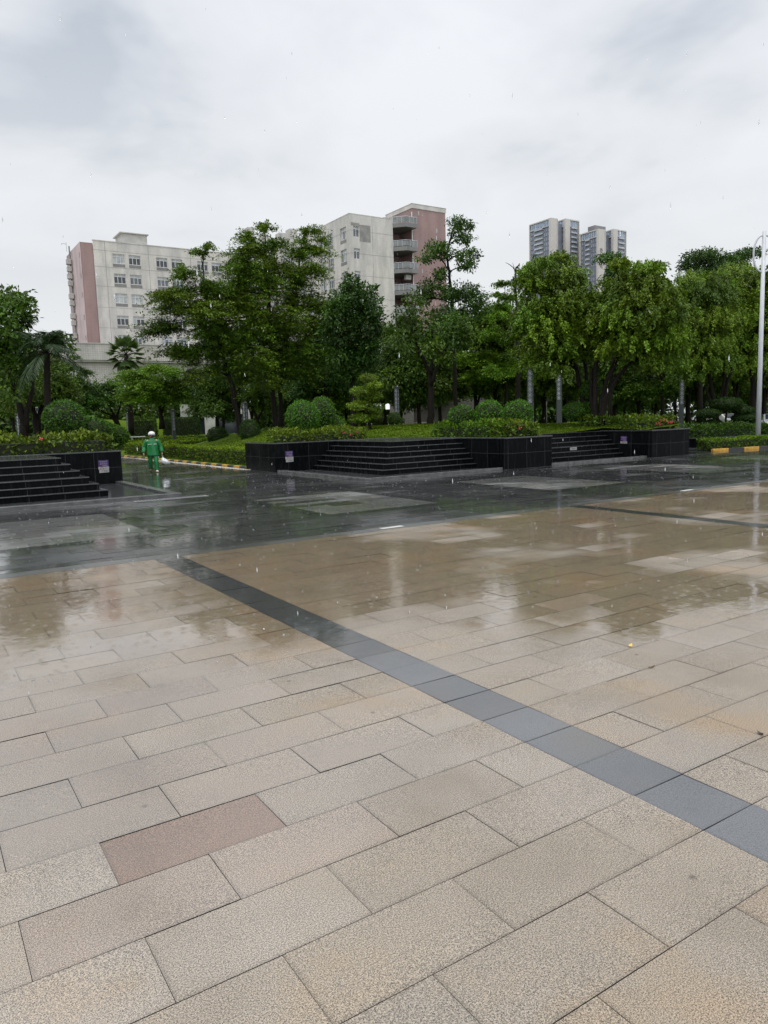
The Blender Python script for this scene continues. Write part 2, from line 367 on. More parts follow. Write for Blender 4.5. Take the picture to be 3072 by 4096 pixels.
# dark granite with pale panels in a 0.41 m module
U = .41; X0, Y0 = 7.40, 13.65
dark_bits = {(0, 4), (1, 4), (0, 6), (1, 6), (1, 3), (0, 8)}
def module(i, jy):
    """kind of unit column i, row jy counted from the corner of the central panel"""
    pi = i % 16
    inx, iny = pi < 7, 0 <= jy < 10
    if inx and iny: return 'dark' if (0 <= i < 7 and (i//2, jy) in dark_bits) else 'panel'
    if (pi in (7, 15) and -1 <= jy <= 10) or (jy in (-1, 10)): return 'band'
    return 'base'
for jy in range(-6, 34):
    y0 = Y0+U*jy; y1 = y0+U
    if y1 > 27.2: break
    if y0 < 11.3: y0 = 11.3
    if y1 <= y0+.02: continue
    i = -54
    while i < 95:
        a = module(i, jy); b = module(i+1, jy)
        n = 2 if (a == b and (i % 2 == jy % 2 or random.random() < .2)) else 1
        k = random.uniform(.75, 1.25)
        c = {'panel': (.150, .150, .144), 'dark': (.03, .03, .03), 'band': (.014, .0145, .015), 'base': (.034, .035, .036)}[a]
        if a == 'panel': k = random.uniform(.9, 1.1)
        sd.add(X0+U*i, X0+U*(i+n), y0, y1, tuple(v*k for v in c), random.uniform(.45, 1.0), .0022, .0022); i += n
# flooded path between the two planters and beyond
y = 27.2
while y < 61.5:
    x = 0.4 if y > 40 else 6.0
    while x < 12.3:
        k = random.uniform(.75, 1.25); sd.add(x, min(x+.82, 12.3), y, y+.41, (.036*k, .037*k, .036*k), random.uniform(.6, 1), .0022, .0022); x += .82
    y += .41
y = 27.2
while y < 33:
    x = 28.9
    while x < 34.4:
        k = random.uniform(.75, 1.25); sd.add(x, x+.82, y, y+.41, (.04*k, .041*k, .04*k), random.uniform(.5, 1), .0022, .0022); x += .82
    y += .41
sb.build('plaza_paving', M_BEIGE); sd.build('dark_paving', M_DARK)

# lawns
def sm(t): t = max(0.0, min(1.0, t)); return t*t*(3-2*t)
def lawn_z(X, Y):
    D = math.hypot(X, Y)
    z = 1.12 + .42*sm((D-31)/11) + .12*math.sin(X*.45+1)*sm((D-30)/8)*math.cos(Y*.3) - 1.3*sm((D-46)/15)
    if Y > 29.2: z = .1 + (z-.1)*sm((X-12.7)/(6.5))
    if X > 28.86:
        f = max(sm((Y-30.5)/8), 1-sm((X-28.86)/2.5)) if X < 34.4 else max(sm((Y-23.5)/9)*.85, sm((Y-30.5)/8))
        z = .1 + (z-.1)*f + (.32 if X > 34.4 else 0)*(1-f)
    return max(z, .03)
def in_lawn(X, Y):
    if X < 12.55: return False
    if X > 28.8: return (Y > 30.4) if X < 34.4 else Y > 23.35
    if X < 18.4: return Y > 27.2
    if 20.5 < X < 26.45: return Y > 22.75
    return Y > 20.4
def grid_mesh(name, x0, x1, y0, y1, st, zf, ok, mat):
    xs = np.arange(x0, x1, st); ys = np.arange(y0, y1, st); idx = {}; V = []; F = []
    def vid(i, j):
        if (i, j) not in idx: idx[(i, j)] = len(V); V.append((xs[i], ys[j], zf(xs[i], ys[j])+random.uniform(-.012, .012)))
        return idx[(i, j)]
    for i in range(len(xs)-1):
        for j in range(len(ys)-1):
            if ok(xs[i]+st/2, ys[j]+st/2): F.append((vid(i, j), vid(i+1, j), vid(i+1, j+1), vid(i, j+1)))
    return struct(np_mesh(name, np.array(V), np.array(F), mat, smooth=True))
grid_mesh('lawn', 12.4, 74, 20.4, 62, .4, lawn_z, in_lawn, M_GRASS)
def lawn_left(X, Y): return .05 + 1.06*sm((6.6-X)/1.2 if Y > 30 else 1)*(1-.8*sm((Y-48)/10))
grid_mesh('lawn', -16, 6.4, 27.2, 62, .6, lawn_left, lambda X, Y: True, M_GRASS)
def bank_z(X, Y):
    u = (X-12)/16.5; return -.02 + 2.75*sm((Y-77.5)/5)*sm(u*5)*sm((1-u)*4) + .1*math.sin(X*1.1)
grid_mesh('grass_bank', 4, 29, 77, 96, .6, bank_z, lambda X, Y: True, M_GRASS)
m = MB(); m.poly([(-40,62,-.012),(120,62,-.012),(120,125,-.012),(-40,125,-.012)]); struct(m.build('park_ground', M_GRASS))
# grass blades along the visible lawn, one mass
def blades(n, rx, ry):
    V = np.zeros((n*3, 3)); k = 0; c = np.zeros((n*3, 3))
    while k < n:
        X = random.uniform(*rx); Y = random.uniform(*ry)
        if not in_lawn(X, Y) or math.hypot(X, Y) > 46: continue
        z = lawn_z(X, Y)-.01; a = random.uniform(0, 6.28); s_ = .02; h_ = random.uniform(.03, .075)
        V[3*k:3*k+3] = ((X-s_*math.cos(a), Y-s_*math.sin(a), z), (X+s_*math.cos(a), Y+s_*math.sin(a), z), (X+random.uniform(-.03, .03), Y+random.uniform(-.03, .03), z+h_))
        c[3*k:3*k+3] = np.array((1.25, 1.2, .8))*random.uniform(.5, 1.3); k += 1
    return np_mesh('grass', V, np.arange(n*3).reshape(-1, 3), M_BLADE, None, c)
tag(blades(60000, (12.7, 34), (21, 46)), 'short wet grass covering the raised lawn', 'grass', kind='stuff')

# ---------------------------------------------------------------- black granite planters with steps
RISE, TR = .19, .205
def walls(root, segs, name='wall'):
    for i, (x0, y0, x1, y1) in enumerate(segs):
        e = .002*i
        MB().box(x0, y0, -.02, x1, y1, 1.105).build(name, M_BLACK, root, bevel=.006)
        MB().box(x0-.022-e, y0-.022-e, 1.107, x1+.022+e, y1+.022+e, 1.151+e).build('coping', M_TREAD, root, bevel=.008)
def steps_corner(root, xc, yc, xe, ye, sgn):
    for k in range(6):
        m = MB(); xs = xc+sgn*TR*k; y0 = yc+TR*k; z0 = RISE*k-.012 if k else -.02; z1 = RISE*(k+1)
        lo, hi = min(xs, xe), max(xs, xe)
        m.box(lo, y0, z0, hi, ye-.004*k, z1-.032, 0)
        m.box(lo-(.014 if sgn > 0 else 0), y0-.014, z1-.03, hi+(.014 if sgn < 0 else 0), ye-.004*k, z1, 1)
        m.build('step', [M_BLACK, M_TREAD], root, bevel=.005)
def rim(root, pts, name='pool_rim'):
    for (x0, y0, x1, y1) in pts: MB().box(x0, y0, -.02, x1, y1, .085).build(name, M_RIM, root, bevel=.008)
pl = thing('granite_planter', 'long black granite planter with lawn on top, a stepped corner and straight steps', 'planter', (20.5, 24, 0))
walls(pl, [(12.3, 27.0, 12.6, 30.0), (12.602, 27.0, 18.25, 27.3), (18.252, 20.53, 18.552, 27.32), (18.25, 20.2, 20.61, 20.5), (20.31, 20.53, 20.608, 23.2),
           (26.35, 20.42, 26.65, 23.2), (26.35, 20.1, 28.86, 20.4), (28.56, 20.43, 28.858, 31.0)])
steps_corner(pl, 14.0, 21.8, 18.248, 26.996, 1)
for k in range(6):
    m = MB(); y0 = 21.6+TR*k; z1 = RISE*(k+1)
    m.box(20.612, y0, RISE*k-.012 if k else -.02, 26.346, 23.3-.004*k, z1-.032, 0); m.box(20.612, y0-.014, z1-.03, 26.346, 23.3-.004*k, z1, 1); m.build('step', [M_BLACK, M_TREAD], pl, bevel=.005)
rim(pl, [(12.35, 20.43, 12.62, 26.99), (12.35, 20.30, 18.245, 20.42), (20.615, 20.32, 26.345, 20.52)])
pl2 = thing('granite_planter', 'black granite planter at the left edge with broad steps down to a grey pool rim', 'planter', (2, 25, 0))
walls(pl2, [(-10, 27.1, 6.45, 27.4), (6.15, 27.402, 6.448, 31.0)])
steps_corner(pl2, 4.84, 22.2, -2.0, 27.096, -1)
rim(pl2, [(6.17, 20.71, 6.43, 27.06), (-2, 20.46, 6.43, 20.70)])
m = MB(); m.box(12.62, 20.425, -.02, 18.25, 27.0, .012); struct(m.build('pool_water', M_TREAD))
m = MB(); m.box(-2, 20.71, -.02, 6.17, 27.1, .012); struct(m.build('pool_water', M_TREAD))
pr = thing('granite_planter', 'low black granite planter beside the pale lamp post', 'planter', (40, 24, 0))
m = MB(); m.box(34.4, 23.0, -.02, 52, 23.3, .44); m.box(34.4, 23.31, -.02, 34.7, 30, .44); m.build('wall', M_BLACK, pr, bevel=.006)
m = MB(); m.box(34.37, 22.97, .442, 52.03, 23.33, .49); m.box(34.37, 23.335, .442, 34.73, 30, .49); m.build('coping', M_TREAD, pr, bevel=.006)
# drain slots in front of the left rim
m = MB()
for k in range(22): m.box(5.05+.085*k, 19.86, .0035, 5.05+.085*k+.045, 20.06, .006, 0)
m.box(5.0, 19.8, .001, 6.98, 20.12, .003, 1); tag(m.build('drain_grate', [M_RUBBER, M_GREY]), 'slotted metal drain grate in front of the grey pool rim', 'drain grate')

# kerbs painted yellow and black
def kerb(pts, name, step=.9):
    m = MB(); i = 0
    for (x0, y0), (x1, y1) in zip(pts, pts[1:]):
        L_ = math.hypot(x1-x0, y1-y0); n = max(1, round(L_/step)); dx, dy = (x1-x0)/L_, (y1-y0)/L_
        for k in range(n):
            a, b = k/n, (k+1)/n; cx, cy_ = x0+(x1-x0)*(a+b)/2, y0+(y1-y0)*(a+b)/2
            m.obox((cx, cy_, .045), (dx*(L_/n/2-.006), dy*(L_/n/2-.006), 0), (-dy*.075, dx*.075, 0), (0, 0, .065), i % 2); i += 1
    o = m.build(name, [M_YEL, M_KBLK], bevel=.012); struct(o); return o
kerb([(12.42, 29.45), (12.4, 46), (12.2, 52), (11.2, 60)], 'kerb', .72)
kerb([(31.5, 20.72), (41, 18.9), (60, 15.4)], 'kerb', .95)
kerb([(28.95, 27.9), (34.3, 27.9)], 'kerb', .95)
m = MB(); m.box(28.95, 28.0, 0, 34.3, 30.5, .1); m.box(28.95, 29.0, .1, 34.3, 30.5, .2); m.box(28.95, 29.8, .2, 34.3, 30.5, .3); tag(m.build('garden_steps', M_RIM, bevel=.01), 'low grey stone steps in the gap beside the granite planter end', 'steps')
V = []; F = []
for k in range(1500):
    y = random.uniform(29.5, 52); x = 12.3-abs(random.gauss(0, .09)); r = random.uniform(.012, .03); b = len(V)
    V += [(x+r, y, .001), (x-r*.5, y+r*.8, .001), (x-r*.5, y-r*.8, .001), (x, y, r*1.1)]; F += [(b, b+1, b+3), (b+1, b+2, b+3), (b+2, b, b+3)]
tag(np_mesh('pebbles', np.array(V), np.array(F), M_CONC), 'line of small pale pebbles along the striped kerb', 'pebbles', kind='stuff')

# ---------------------------------------------------------------- foliage generators
def rnd_unit(n):
    v = RNG.normal(size=(n, 3)); return v/np.linalg.norm(v, axis=1, keepdims=True)
def leaves(pos, nrm, dirv, size, aspect, tone, bend=.25):
    """one folded rhombic leaf per row: 4 corners each"""
    n = len(pos); d = dirv/np.maximum(np.linalg.norm(dirv, axis=1, keepdims=True), 1e-6)
    s = np.cross(d, nrm); s /= np.maximum(np.linalg.norm(s, axis=1, keepdims=True), 1e-6); u = np.cross(s, d)
    L_ = size[:, None]; W_ = L_*aspect
    V = np.empty((n, 4, 3)); V[:, 0] = pos; V[:, 1] = pos + d*L_*.45 + s*W_*.5 + u*L_*bend*.3; V[:, 2] = pos + d*L_ - u*L_*bend*.3; V[:, 3] = pos + d*L_*.45 - s*W_*.5 + u*L_*bend*.3
    return V.reshape(-1, 3), np.arange(4*n).reshape(-1, 4), np.repeat(tone, 4, 0)
def crown(kind, clumps, leaf, dens, tone, parent, name='crown', mat=None):
    out = []
    cz = np.array([c[2] for c in clumps]); zlo, zhi = cz.min(), cz.max()
    for (cx, cy_, cz_, rx, rz) in clumps:
        c = np.array((cx, cy_, cz_)); ct = np.array(tone)*RNG.uniform(.55, 1.4)*np.array((RNG.uniform(.9, 1.15), 1, RNG.uniform(.85, 1.1)))
        if kind == 'layer':      # flat sprays: twigs fan outwards from the clump's middle
            nt_ = max(12, int(44*dens*rx/max(leaf*6, .5))); lp = max(10, int(rx/leaf*2.8))
            nf_ = RNG.integers(7, 11); fa = RNG.uniform(0, 2*np.pi, nf_); fl = RNG.uniform(.6, 1.6, nf_); fi = RNG.integers(0, nf_, nt_); az = fa[fi]+RNG.normal(0, .16, nt_); ln = rx*fl[fi]*RNG.uniform(.5, 1.08, nt_); t = RNG.uniform(.12, 1, (nt_, lp))
            z0 = RNG.normal(0, rz*.58, nt_); dr = RNG.uniform(-.10, .16, nt_)
            wob = RNG.normal(0, .09*rx, (nt_, lp))*t
            X = c[0]+np.cos(az)[:, None]*ln[:, None]*t - np.sin(az)[:, None]*wob; Y = c[1]+np.sin(az)[:, None]*ln[:, None]*t + np.cos(az)[:, None]*wob
            Z = c[2]+z0[:, None]+ (dr*ln)[:, None]*t - .20*ln[:, None]*t**2.4 + RNG.normal(0, .035, (nt_, lp))
            pos = np.stack([X, Y, Z], -1).reshape(-1, 3); n = len(pos)
            nr = np.array((0, 0, 1.0))+RNG.normal(0, .38, (n, 3)); dv_ = np.stack([np.cos(az)[:, None].repeat(lp, 1), np.sin(az)[:, None].repeat(lp, 1), np.zeros((nt_, lp))], -1).reshape(-1, 3)+RNG.normal(0, .6, (n, 3))
            tip = t.reshape(-1, 1)
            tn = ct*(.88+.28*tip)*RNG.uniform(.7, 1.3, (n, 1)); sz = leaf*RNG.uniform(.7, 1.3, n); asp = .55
        elif kind == 'weep':     # strands arch out and hang
            ns = max(14, int(92*dens*rx*rz)); lp = 28
            u = rnd_unit(ns); u[:, 2] = np.where(u[:, 2] < -.5, -u[:, 2], u[:, 2])
            st = c + u*np.array((rx, rx, rz))*np.where(RNG.uniform(0, 1, (ns, 1)) < .07, RNG.uniform(1.1, 1.45, (ns, 1)), RNG.uniform(.3, 1.1, (ns, 1)))
            ho = u.copy(); ho[:, 2] = 0; ho += RNG.normal(0, .3, (ns, 3)); ho[:, 2] = 0
            ln = RNG.uniform(.25, .8, ns)*min(1.0, .5+rz*.6); t = RNG.uniform(0, 1, (ns, lp))
            pos = st[:, None]+ho[:, None]*(ln[:, None, None]*.5*np.sqrt(t)[:, :, None]); pos[:, :, 2] += ln[:, None]*(.18*t-.95*t**1.7)
            pos = (pos+RNG.normal(0, .045, pos.shape)).reshape(-1, 3); n = len(pos)
            nr = np.repeat(ho*.5+np.array((0, 0, .9)), lp, 0)+RNG.normal(0, .4, (n, 3)); dv_ = np.repeat(ho*.9, lp, 0)+np.array((0, 0, -.75))+RNG.normal(0, .5, (n, 3))
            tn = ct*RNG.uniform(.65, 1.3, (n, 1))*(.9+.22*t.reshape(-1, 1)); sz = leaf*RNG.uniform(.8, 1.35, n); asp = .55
        else:
            area = 4*np.pi*((rx*rx+2*rx*rz)/3); n = int(dens*(2.6 if kind == 'dense' else 2.3)*area/(leaf*leaf*.5)*.62)
            u = rnd_unit(n); ph = RNG.uniform(0, 6.28, 6)
            lump = 1+.24*np.sin(3.1*u[:, 0]+ph[0]+2*u[:, 1])*np.cos(2.7*u[:, 1]+ph[1])+.16*np.sin(6.3*u[:, 2]+ph[2]+4*u[:, 0])+.1*np.sin(9*u[:, 1]+ph[3])
            r = RNG.uniform(0, 1, n)**.35*lump
            pos = c+u*r[:, None]*np.array((rx, rx, rz))
            if kind == 'big':    # leaves sit in rosettes at twig ends
                k = max(1, n//7); hub = pos[:k]; idx = RNG.integers(0, k, n); pos = hub[idx]+RNG.normal(0, leaf*.55, (n, 3)); u = u[:k][idx]
            nr = u*.8+np.array((0, 0, .8))+RNG.normal(0, .5, (n, 3)); dv_ = u+np.array((0, 0, -.35))+RNG.normal(0, .6, (n, 3))
            tn = ct*RNG.uniform(.65, 1.35, (n, 1)); sz = leaf*RNG.uniform(.7, 1.3, n); asp = .5
            fresh_bright = RNG.uniform(0, 1, n) < .06; tn = np.where(fresh_bright[:, None], tn*np.array((2.0, 1.6, 1.0)), tn)
        out.append(leaves(pos, nr, dv_, sz, asp, tn))
    V = np.concatenate([o[0] for o in out]); T_ = np.concatenate([o[2] for o in out])
    return np_mesh(name, V, np.arange(len(V)).reshape(-1, 4), mat or M_LEAF, parent, T_)
def limb_pts(a, b, sag, n=6):
    a, b = np.array(a), np.array(b); p = []
    for i in range(n+1):
        t = i/n; q = a+(b-a)*t; q[2] += sag*math.sin(math.pi*t); q[:2] += RNG.normal(0, .035*np.linalg.norm(b-a)*math.sin(math.pi*t), 2); p.append(tuple(q))
    return p
def make_tree(t, root=None):
    if root is None: root = thing(t['n'], t['label'], 'tree', t['b'], 0, t.get('g'))
    m = MB(); base = np.array(t['b']); sk = []
    for pts, w0, w1 in t['tr']:
        P = [np.array(p) for p in pts]; Q = []
        for i in range(len(P)-1):
            for k in range(4):
                f = k/4; q = P[i]+(P[i+1]-P[i])*f
                if 0 < i or k: q = q+RNG.normal(0, .02, 3)*np.array((1, 1, 0))
                Q.append(q)
        Q.append(P[-1]); n = len(Q); R = [w0+(w1-w0)*i/(n-1) for i in range(n)]
        if np.linalg.norm(P[0]) < .8: R[0] *= 1.45; R[1] *= 1.12; Q[0] = Q[0]-np.array((0, 0, .35))
        m.tube([tuple(base+q) for q in Q], R, 9); sk += [(q, r) for q, r in zip(Q[2:], R[2:])]
    zt = max(q[0][2] for q in sk)
    for ci, c in enumerate(t['cl']):
        cc = np.array(c[:3]); best = None
        for q, r in sk:
            if q[2] > cc[2]+.1 or q[2] < zt*.22: continue
            d = np.linalg.norm((cc-q)*np.array((1, 1, .8)))
            if best is None or d < best[0]: best = (d, q, r)
        if best is None or best[0] > 7: continue
        e = cc - np.array((0, 0, c[4]*.3)); pp = limb_pts(best[1], e, .12*best[0] if t['k'] != 'weep' else .3)
        r0 = min(best[2]*.6, .02+.016*best[0])
        m.tube([tuple(base+np.array(p)) for p in pp], [r0+(.008-r0)*i/6 for i in range(7)], 6)
        for _ in range(3):
            a = pp[RNG.integers(3, 6)]; d = RNG.normal(0, 1, 3)*np.array((c[3], c[3], c[4]))*.55
            m.tube([tuple(base+np.array(p)) for p in limb_pts(a, cc+d, .05, 4)], [r0*.45*(1-i/4.6) for i in range(5)], 5)
    m.build('trunk', M_BARK, root, True)
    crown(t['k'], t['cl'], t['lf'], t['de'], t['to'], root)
    return root

